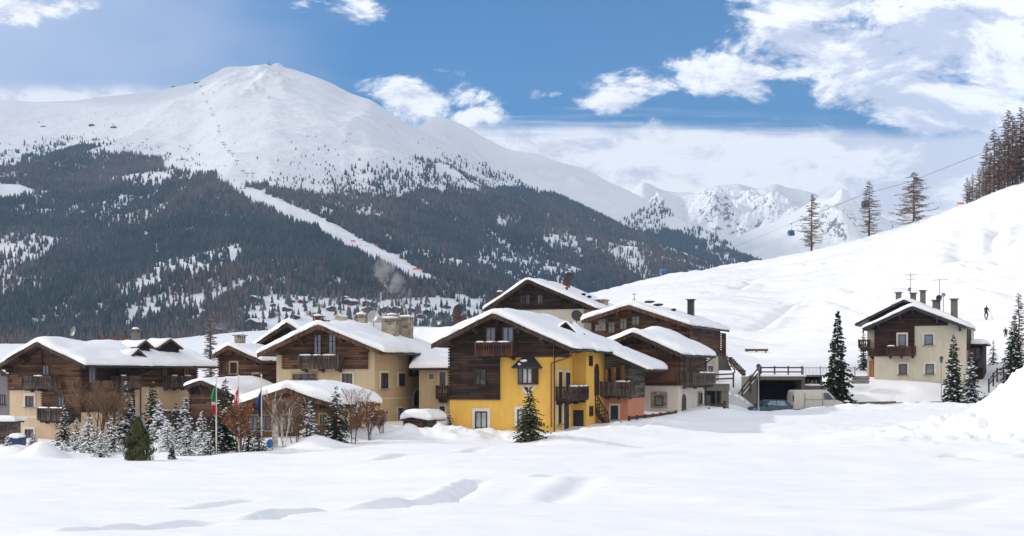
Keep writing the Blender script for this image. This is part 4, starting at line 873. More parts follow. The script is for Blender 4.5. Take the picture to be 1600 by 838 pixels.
y0, y1, z0, z1, _ = h.rect('S', (638, 551, 658, 588)); h.panel('S', y0, y1, z0, z1, mat='timber_mid', logs=False, t=.08, name='board_panel')
h.window('S', (644, 560, 654, 581), frame='trimwood', o0=.10, surround='trimwood', sw=.1)
h.door('S', (646, 610, 656, 634)); h.window('S', (621, 638, 628, 656), frame='framedark', pane='glassb', o0=.05, surround='trim', sw=.12)
y0, z0 = h.S(588, 623.5); mb = MB(); mb.box(h.W+.004, h.W+.05, .1, h.len_to(650)-.3, z0-.05, z0+.05); mb.build('string_course', M['trim'], h.root)
h.gutter(h.prof[2][0]+.07, h.prof[2][1]-.15, -1.2, 9.9, 'metal', down=9.3, dz=2.2)
h.chimney(610, 497, 520, 6.2, 1.15, .8, 'stone'); h.chimney(634, 495, 521, 7.4, .95, .8, 'stone'); h.chimney(612, 492, 500, 8.8, .8, .6, 'stone', 'flat'); h.chimney(565, 491, 503, 8.6, .8, .6, 'stone', 'slots'); h.chimney(497, 493.5, 502, 6.5, .65, .55, 'brick', 'slots')
h.dish(584, 495, 6.8, .48, 'dishl', .9, (-.2, -1, .2)); h.antenna(581, 446, 500, 8.8, .65, 2)
rt = h
# --- dark gable behind it
h = House('chalet', 'dark brown timber house half hidden behind the cream chalet', 'house', 408, 500, 117, -22, .2)
h.roof((449, 504), (389, 544), (510, 545), 1.3, 9, .8, .5, 'roofwood', 'cream', seed=5)
h.panel('F', .02, h.W-.02, 2.2, mat='timber_dark')
# --- warm brown small house further left
h = House('chalet', 'small warm brown log house with two pale framed windows', 'house', 343, 408, 113, -20, -.5)
h.roof((357, 539.5), (334, 553), (409, 563), .9, 7, .7, .38, 'roofwood_warm', 'cream', seed=6)
h.panel('F', .02, h.W-.02, .8, mat='timber_red'); h.panel('S', 0, 6.8, .8, mat='timber_red', logs=False)
h.window('F', (361.5, 567, 371.5, 583.5), frame='framedark', surround='trimwood', o0=.13, sw=.14, pane='glass'); h.window('F', (397, 585, 406, 599.5), frame='framedark', surround='trimwood', o0=.13, sw=.14)
h.window('F', (346, 565, 353, 584), frame='framewood', pane='glassb', o0=.13, sill=False); h.chimney(375, 523, 536, 2.5, .7, .6, 'stone', 'slots')
# --- low brown house behind the flags
h = House('cabin', 'low brown wooden house with thick roof snow beside the flagpoles', 'house', 298, 371, 106, -24, -.9)
h.roof((315, 594), (290, 603), (380, 623), .8, 6, .6, .42, 'roofwood', 'timber_dark', seed=7)
h.panel('F', .02, h.W-.02, 1.2, mat='timber_mid'); h.window('F', (306, 605, 313, 616), frame='framedark', o0=.13)
# --- low restaurant building
h = House('cabin', 'low log building under a wide sagging snow roof behind the flagpoles', 'house', 374, 514, 89, -22, -.45)
h.roof((447, 606.5), (367, 633), (522, 631.5), 1.2, 4.3, .7, .62, 'roofwood_warm', 'tan', seed=8)
h.panel('F', .02, h.W-.02, 1.75, mat='timber_red')
for b in ((388, 650, 404, 672), (408, 650, 424, 672), (441, 650, 456, 674), (501, 648, 511, 662)): h.window('F', b, frame='framewood', pane='glassb' if b[0] < 430 else 'teal', surround='trimwood', o0=.06, sw=.1, mull=1)
h.window('S', (592, 641, 602, 664), off=h.W, frame='framedark', o0=.05, surround='trimwood', sw=.12) if 0 else None
h.window('S', (1.2, 2.3, .2, 1.7), frame='framedark', o0=.05, surround='trimwood', local=True)
h.dish(472, 593, 3.5, .12, 'metal', .5)
# --- shed with a snow cap
h = House('shed', 'small wooden garden shed under a fat cap of snow', 'shed', 630, 660, 91, -24, None)
zt = h.F(645, 656)[1]; mb = MB(); L = 2.0
h.prof = [h.F(626, 655.5, -.25), h.F(644, 652, -.25), h.F(668, 656.5, -.25)]; h.th = .1
mb.prism([(0, 0, -.4), (h.W, 0, -.4), (h.W, 0, h.ru(h.W)), (0, 0, h.ru(0))], (0, L, 0)); mb.build('wall', M['timber_red'], h.root)
mb = MB(); p = h.prof
for (a, b) in ((p[0], p[1]), (p[1], p[2])): mb.prism([(a[0], -.25, a[1]), (b[0], -.25, b[1]), (b[0], -.25, b[1]-.1), (a[0], -.25, a[1]-.1)], (0, L+.5, 0))
mb.build('roof', M['roofwood'], h.root); snow_slab(p, -.25, L+.25, .62, h.root, seed=12, rx=.55); h.door('S', (.5, 1.4, -.1, .8), arch=False, off=h.W, local=True, surround=None, mat='timber_grey')
# --- cream house between
h = House('chalet', 'cream house with a small dark balcony tucked between the cream and yellow chalets', 'house', 662, 722, 106, -4, -.35)
h.prof = [(-1.2, 4.4), (.5, 4.9), (h.W+.3, 4.9)]; h.th = .2
ze = h.F(680, 574.5, -1.0)[1]; zr_ = h.F(680, 545, 4.5)[1]
mb = MB(); mb.box(-.35, h.W+.3, 0, 6, -.4, ze-.05); mb.build('wall', M['cream'], h.root)
mb = MB(); kx = (zr_-ze)/5.5; mb.prism([(-.8, -1.0, ze), (-.8, 4.5, zr_), (-.8, 10, ze), (-.8, 10, ze-.2), (-.8, 4.5, zr_-.2), (-.8, -1.0, ze-.2)], (h.W+1.2, 0, 0)); mb.build('roof', M['roofwood'], h.root)
sn = snow_slab([(-1.0, ze), (4.5, zr_), (10, ze)], -h.W-.4, .9, .5, h.root, seed=14); sn.rotation_euler = (0, 0, R(90)); sn.location = (0, 0, 0)
h.window('F', (687, 582, 696, 602), frame='framedark', o0=.05, surround='trim', sw=.12); h.balcony('F', (681, 603, 701, 625.5), .9, mat='rail_dark', o0=.02)
h.window('F', (687, 635, 695, 660), frame='framedark', pane='glass', o0=.05, surround='trim', sw=.12); h.window('F', (672.5, 583, 676, 594), frame='trim', o0=.05, mull=0, sill=False)
mb = MB(); mb.tube((-.9, -1.08, ze-.12), (h.W+.3, -1.08, ze-.12), .07); mb.build('gutter', M['metal'], h.root)
# big roof behind it
h = House('chalet', 'house behind showing only its long snow roof left of the yellow chalet', 'house', 640, 740, 124, -10, 1.2)
ze = h.F(680, 550, -1)[1]; zr_ = h.F(680, 519, 5)[1]; mb = MB(); mb.box(0, h.W, 0, 9, -.4, ze-.05); mb.build('wall', M['cream'], h.root)
mb = MB(); mb.prism([(-.8, -1, ze), (-.8, 5, zr_), (-.8, 11, ze), (-.8, 11, ze-.2), (-.8, 5, zr_-.2), (-.8, -1, ze-.2)], (h.W+1.6, 0, 0)); mb.build('roof', M['roofwood'], h.root)
sn = snow_slab([(-1, ze), (5, zr_), (11, ze)], -h.W-.8, .8, .5, h.root, seed=15); sn.rotation_euler = (0, 0, R(90))

# --- upper house behind the yellow one
h = House('chalet', 'dark brown gabled house standing highest above the yellow chalet', 'house', 778, 912, 124, -20, 1.6)
h.roof((824, 436.5), (758, 482), (931, 481), 1.4, 8.5, .9, .32, 'roofwood', 'white', seed=16, thin=None)
_, zw = h.F(840, 484); h.panel('F', .02, h.W-.02, zw, mat='timber_dark', logs=False); h.panel('S', 0, 8.4, zw, mat='timber_dark', logs=False)
h.window('F', (813, 462, 821, 476), frame='framedark', pane='curtain', o0=.13); h.window('F', (822, 461, 829, 476), frame='framedark', pane='glassb', o0=.13); h.window('F', (840.5, 461, 849, 475.5), frame='framedark', pane='glassb', o0=.13)
h.chimney(885, 432, 447, 5.5, .55, .5, 'brick', 'flat', False); h.chimney(885.5, 449, 461, 2.2, .32, .32, 'brick', 'pot', False); h.dish(889.5, 433, 5.2, .42, 'metal', .6, (.2, -1, .1)); h.antenna(888, 422, 440, 5.6, .35, 2)
h.chimney(940, 468, 486, 5.0, 1.05, .7, 'stone', 'slots'); h.antenna(902, 462, 480, .5, .3, 2); h.dish(901, 494, -3.2, .5, 'metal', 1.2, (.6, -.8, .3)); h.chimney(781, 456, 462, 6.5, .5, .5, 'brick', 'flat')
for q in ((912, 460), (921, 461)):
    a, z = h.F(*q, 4.0); m_ = MB(); m_.blob((a, 4.0, h.rz(a)+.36), (.22, .3, .12), 7, 4, .2); m_.build('roof_vent', M['black'], h.root)
# --- long brown house right of centre
h = House('chalet', 'long brown log house with wide snow roof above the white walled chalet', 'house', 925, 1074, 115, -22, 2.2, drop=1.6)
h.roof((982, 476.5), (909, 500), (1078, 507.5), 1.2, h.len_to(1123.5), 1.6, .5, 'roofwood_warm', 'white', seed=17)
x0, z0 = h.F(931, 520); h.panel('F', .02, h.W-.02, h.F(1074, 560)[1], mat='timber_red')
h.panel('S', 0, h.L, h.S(1110, 556)[1], mat='timber_red')
a0, a1, z0, z1, _ = h.rect('F', (931, 499, 947, 517)); mb = MB(); mb.box(a0, a1, -.16, -.124, z0, z1); mb.build('stone_patch', M['stonetrim'], h.root)
for b in ((951, 503, 962, 521), (969, 498, 980.5, 516), (987.5, 494, 1000.5, 509)): h.window('F', b, frame='framewood', pane='teal', o0=.14, mull=1, transom=True)
h.window('S', (1105, 572, 1112, 585), frame='framedark', o0=.05, surround='trim', sw=.12)
h.chimney(1079.5, 467, 480, 5.0, .5, .5, 'metal', 'slots', False); h.antenna(991, 458, 474, 5.5, .2, 2)
for q in ((1017, 471), (1031, 473), (1055, 481)):
    a, z = h.F(*q, 5.0); m_ = MB(); m_.blob((a, 4.5, h.rz(a)+.55), (.5 if q[0] < 1050 else .25, .3, .12), 7, 4, .2); m_.build('roof_vent', M['metal'], h.root)
for y in (h.L+.2, h.L-.6):
    mb = MB(); mb.box(h.W+.4, h.W+.57, y-.09, y+.09, h.S(1110, 556)[1], h.rz(h.W+.8)-.25); mb.build('post', M['timber_red'], h.root)
h.gutter(h.prof[2][0]+.07, h.prof[2][1]-.15, -1.1, h.L+1.3, 'metal')
# --- white walled chalet
h = House('chalet', 'log chalet on an off white ground floor with a stone framed window', 'house', 932, 1059.6, 104, -24, .55)
h.roof((989.5, 519), (925, 546), (1065, 553), 1.2, h.len_to(1100.6), .9, .6, 'roofwood', 'white', seed=18)
_, zw = h.F(1020, 602.8); h.panel('F', .02, h.W-.02, zw, mat='timber_red'); h.panel('S', 0, h.L, zw, mat='timber_red')
h.window('F', (1021.5, 565.5, 1035.5, 584), frame='framewood', pane='teal', o0=.14, mull=0); h.window('F', (1023, 618.5, 1037, 634.5), frame='framewood', pane='teal', surround='stonetrim', o0=.06, sw=.28, mull=0)
h.balcony('S', (.55, h.L-.45, zw-.05, zw+.95), 1.0, mat='rail_grey', local=True, carved=True); h.window('S', (1.6, 2.7, zw+.25, zw+2.15), frame='framewood', o0=.14, local=True, shutters='timber_red', sill=False)
h.door('S', (1064.2, 615.5, 1071, 645)); h.window('S', (1090.5, 614, 1096, 631), frame='framedark', o0=.05, surround='trimwood', sw=.1, mull=0)
h.gutter(h.prof[2][0]+.07, h.prof[2][1]-.15, -1.1, h.L+.6, 'metal', down=h.L-.05, dz=5.2)
mb = MB(); mb.box(h.W+.004, h.W+1.3, .1, 2.2, -.5, .12); mb.build('doorstep', M['concrete'], h.root)

# --- cream house on the right
h = House('chalet', 'cream and dark brown chalet standing alone below the ski slope on the right', 'house', 1366, 1509.5, 130, -23, None, drop=1.4)
h.z0 = ZC - (597-HY)/FPX*130; h.root.location.z = h.z0
h.roof((1425, 478), (1348, 513), (1508, 509), 1.3, 8.2, .8, .42, 'metal', 'creamw', seed=19)
x0, zl_ = h.F(1366, 557); x1 = h.F(1429, 540)[0]; zg = h.F(1470, 509)[1]
h.panel('F', .02, x1, zl_, mat='timber_purple', logs=False); h.panel('F', x1, h.W-1.6, zg, mat='timber_purple', logs=False, name='gable_boards')
h.window('F', (1404, 523, 1416, 541), frame='framewood', pane='glassb', surround='trim', o0=.14, mull=0, sw=.18); h.window('F', (1444.5, 523, 1458, 539), frame='framewood', pane='glassb', surround='trim', o0=.06, mull=0, sw=.2)
h.window('F', (1404.5, 569, 1417.5, 585.5), frame='framewood', pane='glass', surround='trim', o0=.06, mull=0, sw=.18); h.window('F', (1446, 569, 1459.5, 585), frame='framewood', pane='teal', surround='trim', o0=.06, mull=0, sw=.2)
h.balcony('F', (1385.5, 541, 1429, 557), 1.1, mat='rail_red')
h.gutter(h.prof[2][0]+.06, h.prof[2][1]-.15, -1.2, 8.5, 'metal', down=-.1, dz=1.2)
# recessed left bay with its balcony
mb = MB(); xw = h.F(1355, 560, 1.6)[0]; mb.box(xw, -.003, 1.6, 7.5, -1.4, h.rz(0)-.45); mb.build('wing_wall', M['creamw'], h.root)
h.balcony('F', (1341, 531, 1357, 545), .9, off=1.6, mat='rail_red', snow=False, o0=-.4); h.balcony('F', (1357, 545, 1366, 558), .9, off=1.6, mat='rail_red', snow=False, o0=.02)
a0, a1, z0, z1, _ = h.rect('F', (1358.5, 564, 1366, 596), 1.6); mb = MB(); mb.box(a0, a1, 1.5, 1.596, z0, z1); mb.build('door', M['shutter'], h.root)
for px, p0, p1, y, w in ((1491, 466, 488, 3.0, .6), (1442, 453, 466, 8.5, .5), (1427, 457, 463, 9.2, .5), (1404, 456, 465, 9.2, .5), (1463, 468, 475, 5.5, .7)):
    h.chimney(px, p0, p1, y, w, .5, 'concrete', 'slots', False)
h.dish(1468, 466, 5.2, .30, 'metal', .5, (-.2, -1, 0)); h.dish(1474, 461, 5.0, .20, 'dishl', .6, (.2, -1, 0)); h.dish(1422.5, 453, 9, .2, 'dish', .6)
h.antenna(1423, 428, 462, 9, .55, 2); h.antenna(1468, 436, 470, 5.4, .75, 1)
# second roof ridge behind, offset left
m0, m1, m2_ = h.F(1336, 506, 4.6), h.F(1412, 468, 4.6), h.F(1492, 500, 4.6); mb = MB()
for (a, b) in ((m0, m1), (m1, m2_)): mb.prism([(a[0], 4.6, a[1]), (b[0], 4.6, b[1]), (b[0], 4.6, b[1]-.22), (a[0], 4.6, a[1]-.22)], (0, 8.4, 0))
mb.build('roof', M['metal'], h.root); snow_slab([m0, m1, m2_], 4.6, 13, .42, h.root, seed=20)
mb = MB(); mb.prism([(m0[0]+1.1, 5.6, -1), (m2_[0]-.8, 5.6, -1), (m2_[0]-.8, 5.6, m2_[1]-.1), (m1[0], 5.6, m1[1]-.26), (m0[0]+1.1, 5.6, m0[1]+.2)], (0, 7, 0)); mb.build('wing_wall', M['timber_purple'], h.root)
# right-hand annex
mb = MB(); xa0 = h.W+.003; xa1 = h.F(1536, 560, 4)[0]; zr0 = h.F(1520, 540, 4)[1]; mb.box(xa0, xa1, 4, 8, -1.4, zr0); mb.build('annex', M['timber_purple'], h.root)
mb = MB(); mb.box(xa0, xa1+.4, 3.5, 8.3, zr0+.003, zr0+.14); mb.build('annex_roof', M['roofwood'], h.root); snow_slab([(xa0+.15, zr0+.14), (xa1+.35, zr0+.1)], 3.6, 8.2, .5, h.root, seed=21)
h.panel('S', .6, 3.9, 3.0, mat='timber_purple', logs=False); h.balcony('S', (.4, 3.4, 2.1, 3.1), .9, mat='rail_red', local=True, snow=False); h.window('S', (1.0, 2.0, .5, 1.8), frame='framewood', surround='trim', o0=.05, local=True)
for px in (1532,):
    a, z = h.F(px, 560, 3.9); mb = MB(); mb.box(a-.25, a+.2, 3.9, 3.996, z-.9, z+.7); mb.build('window', M['glass'], h.root)

# --- long chalet on the left
h = House('chalet', 'long brown log chalet with peach ground floor and pointed dormer at the far left', 'house', 15, 127, 108, -28, None)
h.z0 = ZC - (690-HY)/FPX*108; h.root.location.z = h.z0; LW = h.len_to(306)
h.roof((57, 534), (-8, 573), (134, 570), 1.4, LW, .9, .5, 'roofwood', 'peach', seed=22)
x67 = h.F(68, 620)[0]; zt1 = h.F(40, 610)[1]; zt2 = h.F(100, 660)[1]
h.panel('F', .02, x67, zt1, mat='timber_mid'); h.panel('F', x67+.003, h.W-.02, zt2, mat='timber_mid')
ys_ = h.len_to(207); h.panel('S', 0, ys_, zt2+.8, mat='timber_dark'); h.panel('S', ys_+.003, LW, h.S(270, 604)[1], mat='timber_mid')
h.window('F', (68, 571, 79, 587), frame='framewood', pane='glassb', o0=.14, sill=False); h.balcony('F', (34, 588, 80, 609), 1.1, mat='rail_grey')
h.window('F', (40.5, 619, 53.5, 636), frame='framewood', surround='trim', o0=.05, sw=.2); h.window('F', (40, 671, 53, 688), frame='framewood', surround='trim', o0=.05, sw=.2)
h.window('F', (92, 620, 103, 636), frame='framewood', pane='glassb', o0=.14, sill=False); h.balcony('F', (58, 638, 99, 659), 1.1, mat='rail_grey')
_, zc_ = h.F(40, 652); mb = MB(); mb.box(.02, x67, -.05, -.004, zc_-.06, zc_+.06); mb.build('string_course', M['trim'], h.root)
def sy(px): return h.len_to(px)
zfl = h.S(220, 604)[1]
for (pa, pb) in ((176, 210), (256, 288)): h.balcony('S', (sy(pa)-.3, sy(pb)-.3, zfl-.15, zfl+.85), 1.1, mat='rail_grey', local=True)
for pa, pb in ((136, 146), (181, 187), (252, 259), (285, 293)): h.window('S', (sy(pa), sy(pb)+.1, zfl+.3, zfl+2.1), frame='framewood', pane='glassb' if pa < 140 else 'glass', o0=.14, sill=False, local=True)
h.balcony('S', (sy(240), sy(282), zfl-3.0, zfl-2.0), 1.0, mat='rail_grey', local=True, o0=.02)
for pa, pb in ((201, 210), (284, 292)): h.window('S', (sy(pa), sy(pb), zfl-2.5, zfl-1.1), frame='framewood', o0=.05, surround='trim', sw=.16, local=True)
h.gutter(h.prof[2][0]+.07, h.prof[2][1]-.15, -1.2, LW+.7, 'metal', down=ys_+.8, dz=5.5)
# pointed cross gable over the side balconies
yc = sy(193)+.3; zt_ = h.S(193, 545, h.W+1.0)[1]; hw = 1.6; ze_ = h.rz(h.W+.9)-.05; xo = h.W+1.35; mb = MB()
for sg in (-1, 1): mb.prism([(xo, yc, zt_), (xo, yc+sg*hw, ze_-.1), (xo, yc+sg*hw, ze_-.3), (xo, yc, zt_-.22)], (-4.2, 0, 0))
g_ = mb.build('cross_gable_roof', M['roofwood'], h.root); mb = MB(); mb.prism([(h.W+.13, yc-1.2, ze_-1.2), (h.W+.13, yc+1.2, ze_-1.2), (h.W+.13, yc+1.2, ze_+.15), (h.W+.13, yc, zt_-.3), (h.W+.13, yc-1.2, ze_+.15)], (.25, 0, 0)); mb.build('cross_gable_wall', M['timber_dark'], h.root)
sn = snow_slab([(-hw, ze_-.1), (0, zt_), (hw, ze_-.1)], -xo+.12, -xo+4.2, .34, h.root, seed=25, over=.02); sn.rotation_euler = (0, 0, R(90)); sn.location = (0, yc, 0)
# raised far roof and little dormers
for q, w, hh in (((208, 534), 1.3, .7), ((247, 535), 2.4, 1.1)):
    a = h.prof[1][0] + 1.6; yq = h.S(q[0], 540, a)[0]; zq = h.rz(a)+.35; m_ = MB()
    m_.prism([(a+1.2, yq-w/2, zq-.5), (a+1.2, yq+w/2, zq-.5), (a+1.2, yq+w/2, zq), (a+1.2, yq, zq+hh*.5), (a+1.2, yq-w/2, zq)], (-2, 0, 0)); o = m_.build('dormer', M['black'], h.root); m2 = MB()
    for sg in (-1, 1): m2.prism([(a+1.45, yq, zq+hh*.5+.12), (a+1.45, yq+sg*(w/2+.3), zq-.08), (a+1.45, yq+sg*(w/2+.3), zq-.2), (a+1.45, yq, zq+hh*.5)], (-2.2, 0, 0))
    m2.build('dormer_roof', M['roofwood_warm'], o); s2 = snow_slab([(-w/2-.3, zq-.06), (0, zq+hh*.5+.12), (w/2+.3, zq-.06)], -a-1.3, -a+.8, .28, o, seed=26, over=.03, name='snow'); s2.rotation_euler = (0, 0, R(90)); s2.location = (0, yq, 0)
h.dish(117, 518, 6.0, .42, 'dish', .9, (-.3, -1, .2)); h.chimney(162, 518, 527, 9.5, .35, .35, 'brick', 'pot', False); h.chimney(178, 519, 527, 9.7, .45, .35, 'brick', 'pot', False); h.chimney(195, 517, 524, 12, .35, .35, 'brick', 'pot', False); h.chimney(212, 514, 524, 12, .55, .5, 'concrete', 'slots')
# --- grey house at the left edge
h = House('house', 'grey plastered house cut off by the left edge beside the long chalet', 'house', -70, 14, 120, -14, -1.5)
h.roof((-25, 560), (-80, 590), (24, 592), 1.0, 8, .8, .45, 'slate', 'grey', seed=30)
h.window('F', (1, 617, 8, 632), frame='framewood', pane='glassb', o0=.05); h.window('F', (-2, 652, 8, 668), frame='framewood', o0=.05)
# ------------------------------------------------------------ trees
def spruce(label, px, d, ytop, ybase, wpx, snow=.5, mat='fir', group=None, base=.05, dense=1.0, seed=0, name='spruce_tree', sink=.25, shape=.85, zb=None, leaf=1.0):
    rg = random.Random(seed*7+11); k = d/FPX; H_ = (ybase-ytop)*k; Wd = wpx*k/2*1.16; x0, y0 = (px-CX)/FPX*d, d; z0 = ZC-(ybase-HY)*k if zb is None else zb
    g = gz(x0, y0); z0 = min(z0, g) if z0 > g else z0; H_ = (ZC-(ytop-HY)*k) - z0
    root = empty(name, (x0, y0, z0)); tag(root, label, 'tree', group)
    mb = MB(); mb.tube((0, 0, -.4), (0, 0, H_*.55), .035*H_*.55+.03, .02*H_*.5+.015, 7); mb.tube((0, 0, H_*.55), (0, 0, H_*.99), .02*H_*.5+.015, .008, 6); mb.build('trunk', M['bark'], root)
    c = MB(); s_ = MB(); nw = int(max(12, min(30, H_*4.6))*dense); sz0 = leaf*max(.07, min(.30, H_*.036))
    for w in range(nw):
        t = base + (0.985-base)*(w+rg.random()*.6)/nw; z = t*H_; Rr = Wd*((1-t)**shape)*rg.uniform(.80, 1.08) + .02
        Rr *= 1 + .22*math.sin(w*2.1+seed) ; sz = sz0*(.38+.62*(1-t)**.6)
        nb = max(4, int((8 + rg.random()*3)*(1-t*.45))); ph0 = rg.random()*6.28; zc0 = z; gap_ = H_/nw
        for b in range(nb):
            z = min(H_*.99, zc0 + rg.uniform(-.7, .7)*gap_)
            ph = ph0 + b*6.283/nb + rg.uniform(-.35, .35); L_ = Rr*rg.uniform(.60, 1.18); dr = -.30 - .25*(1-t) + rg.uniform(-.1, .1); cx_, sx2 = math.cos(ph), math.sin(ph)
            ns = max(2, min(6, int(L_/(sz*1.0))+1)); lastp = None
            for q in range(ns):
                f = (q+.6)/ns; r = L_*f; zz = z + dr*L_*f*f*.8 + .10*L_*f**4; p = Vector((cx_*r, sx2*r, zz))
                for m_ in range(3 if q else 2):
                    an = ph + (m_-1)*rg.uniform(.6, 1.0) if q else ph + rg.uniform(-1, 1); ln = sz*rg.uniform(1.1, 1.9)*(1-.3*f); tl = rg.uniform(-.45, .05)
                    tip = p + Vector((math.cos(an)*ln, math.sin(an)*ln, tl*ln)); sd = Vector((-math.sin(an), math.cos(an), rg.uniform(-.5, .5)))*ln*.34; mid = (p+tip)/2 + Vector((0, 0, ln*.06))
                    c.add([tuple(p), tuple(mid+sd), tuple(tip), tuple(mid-sd)], [(0, 1, 2, 3)])
                    if rg.random() < .5: dn = mid - Vector((0, 0, ln*.55)); c.add([tuple(p), tuple(tip), tuple(dn)], [(0, 1, 2)])
                if snow and rg.random() < snow*(.35+.75*f):
                    r_ = sz*rg.uniform(.5, 1.3)*(.6+.6*snow); s_.blob((p.x, p.y, p.z+sz*.22), (r_*rg.uniform(.8, 1.3), r_*rg.uniform(.8, 1.3), r_*rg.uniform(.35, .55)), 6, 4, .5, rg)
    for m_ in range(4): an = rg.random()*6; c.add([(0, 0, H_), (math.cos(an)*sz0*.4, math.sin(an)*sz0*.4, H_*.95), (math.cos(an+1.2)*sz0*.3, math.sin(an+1.2)*sz0*.3, H_*.93)], [(0, 1, 2)])
    c.build('crown', M[mat], root)
    if s_.v: tag(s_.build('snow', M['treesnow'], root, True), kind='stuff')
    return root
def bare_larch(label, px, d, ytop, ybase, wpx, group=None, seed=0, mat='larch', lo=.12, dens=1.0, thick=1.0, zb=None):
    rg = random.Random(seed+101); k = d/FPX; x0 = (px-CX)/FPX*d; zt = ZC-(ytop-HY)*k; z0 = (ZC-(ybase-HY)*k) if zb is None else zb; g = gz(x0, d); z0 = min(z0, g) if zb is None else zb; H_ = zt-z0; Wd = wpx*k/2
    root = empty('larch_tree', (x0, d, z0)); tag(root, label, 'tree', group)
    mb = MB(); px_ = [(0, 0, -.6)] + [(rg.uniform(-.01, .01)*H_*.6, rg.uniform(-.01, .01)*H_*.6, H_*q/6) for q in range(1, 7)]
    for i in range(6): mb.tube(px_[i], px_[i+1], H_*.017*thick*(1-i/6.3)+.02, H_*.017*thick*(1-(i+1)/6.3)+.012, 7, caps=False)
    mb.build('trunk', M['bark'], root); c = MB(); nb = int(120*dens)
    for b in range(nb):
        t = lo + (1-lo)*(b/nb)**.9; ph = rg.random()*6.283; z = t*H_; env = (1-t)**.62*(1 if t > lo+.1 else .65+.35*(t-lo)/.1); L_ = Wd*env*rg.uniform(.4, 1.22) + .012*H_
        p = Vector((0, 0, z)); n_ = 5; dr = rg.uniform(-.18, -.02) - .12*(1-t); r0 = .0045*H_*(1-t*.6)*thick
        for q in range(n_):
            st = L_/n_; dirv = Vector((math.cos(ph), math.sin(ph), dr + .13*q*(1-t)+.05*q*.3)); ph += rg.uniform(-.12, .12); p2 = p + dirv*st; c.tube(p, p2, r0*(1-q/n_*.8), r0*(1-(q+1)/n_*.8), 3, caps=False)
            for m_ in range(6 if q else 2):
                an = ph + rg.choice((-1, 1))*rg.uniform(.5, 1.2); ln = (L_*.24 + .012*H_)*rg.uniform(.6, 1.3)*(1-.4*q/n_); ps = p + dirv*st*rg.random(); tip = ps + Vector((math.cos(an)*ln, math.sin(an)*ln, rg.uniform(-.45, .25)*ln)); wv = Vector((rg.uniform(-1, 1), rg.uniform(-1, 1), rg.uniform(-1, 1))).normalized()*max(.018, H_*.0036)*thick
                c.add([tuple(ps-wv), tuple(ps+wv), tuple(tip)], [(0, 1, 2)])
                for _ in range(2):
                    a2 = an+rg.uniform(-.9, .9); pm = ps.lerp(tip, rg.uniform(.3, .8)); t2 = pm + Vector((math.cos(a2), math.sin(a2), rg.uniform(-.6, .4)))*ln*.5; c.add([tuple(pm-wv*.8), tuple(pm+wv*.8), tuple(t2)], [(0, 1, 2)])
            p = p2
    c.build('crown', M[mat], root); return root
def bush(label, px, d, ytop, ybase, wpx, mat='tan', stems=7, group=None, seed=0, name='bare_shrub', cat='shrub', lv=4, leaves=0, trunk='bark', spread=1.0, snow=0):
    rg = random.Random(seed+55); k = d/FPX; x0 = (px-CX)/FPX*d; z0 = min(ZC-(ybase-HY)*k, gz(x0, d)); H_ = ZC-(ytop-HY)*k - z0; Wd = wpx*k/2
    root = empty(name, (x0, d, z0)); tag(root, label, cat, group); t_ = MB(); c = MB(); lf = MB(); sn = MB()
    def grow(p, dv, ln, r, lev):
        n_ = 3
        for q in range(n_):
            dv = (dv + Vector((rg.uniform(-.16, .16), rg.uniform(-.16, .16), .04))).normalized(); p2 = p + dv*ln/n_
            if p2.z > H_: return
            (t_ if lev < 2 else c).tube(p, p2, r, r*.85, 4 if lev < 2 else 3, caps=False); r *= .85; p = p2
            if lev < lv and rg.random() < .95:
                for _ in range(2 if lev else 1):
                    nd = (dv + Vector((rg.uniform(-1, 1)*.75*spread, rg.uniform(-1, 1)*.75*spread, rg.uniform(-.1, .5)))).normalized(); grow(p, nd, ln*rg.uniform(.45, .68), max(.006, r*.6), lev+1)
            if leaves and lev >= 2 and rg.random() < leaves:
                v = Vector((rg.uniform(-1, 1), rg.uniform(-1, 1), rg.uniform(-1, 1))).normalized()*.07; w = Vector((rg.uniform(-1, 1), rg.uniform(-1, 1), rg.uniform(-1, 1))).normalized()*.05; lf.add([tuple(p), tuple(p+v+w), tuple(p+v*1.6)], [(0, 1, 2)])
            if snow and lev >= 1 and rg.random() < snow: sn.blob((p.x, p.y, p.z+.01), (.035, .035, .018), 5, 3, .4, rg)
    for s_ in range(stems):
        an = rg.random()*6.28; o_ = rg.random()*.25*Wd; grow(Vector((math.cos(an)*o_, math.sin(an)*o_, -.15)), Vector((math.cos(an)*Wd/H_*.8*rg.random(), math.sin(an)*Wd/H_*.8*rg.random(), 1)).normalized(), H_*rg.uniform(.62, .85) if stems > 1 else H_*.95, max(.018, H_*.012), 0)
    t_.build('stem', M[trunk], root); c.build('twigs', M[mat], root)
    if lf.v: lf.build('leaves', M['rust'], root)
    if sn.v: tag(sn.build('snow', M['treesnow'], root, True), kind='stuff')
    return root
gF = 'snowy conifers in front of the left houses'
spruce('tall slim spruce with little snow right in front of the yellow chalet', 828, 83, 607, 692, 54, .05, 'fir_green', dense=1.9, seed=1, shape=.75, leaf=1.35)
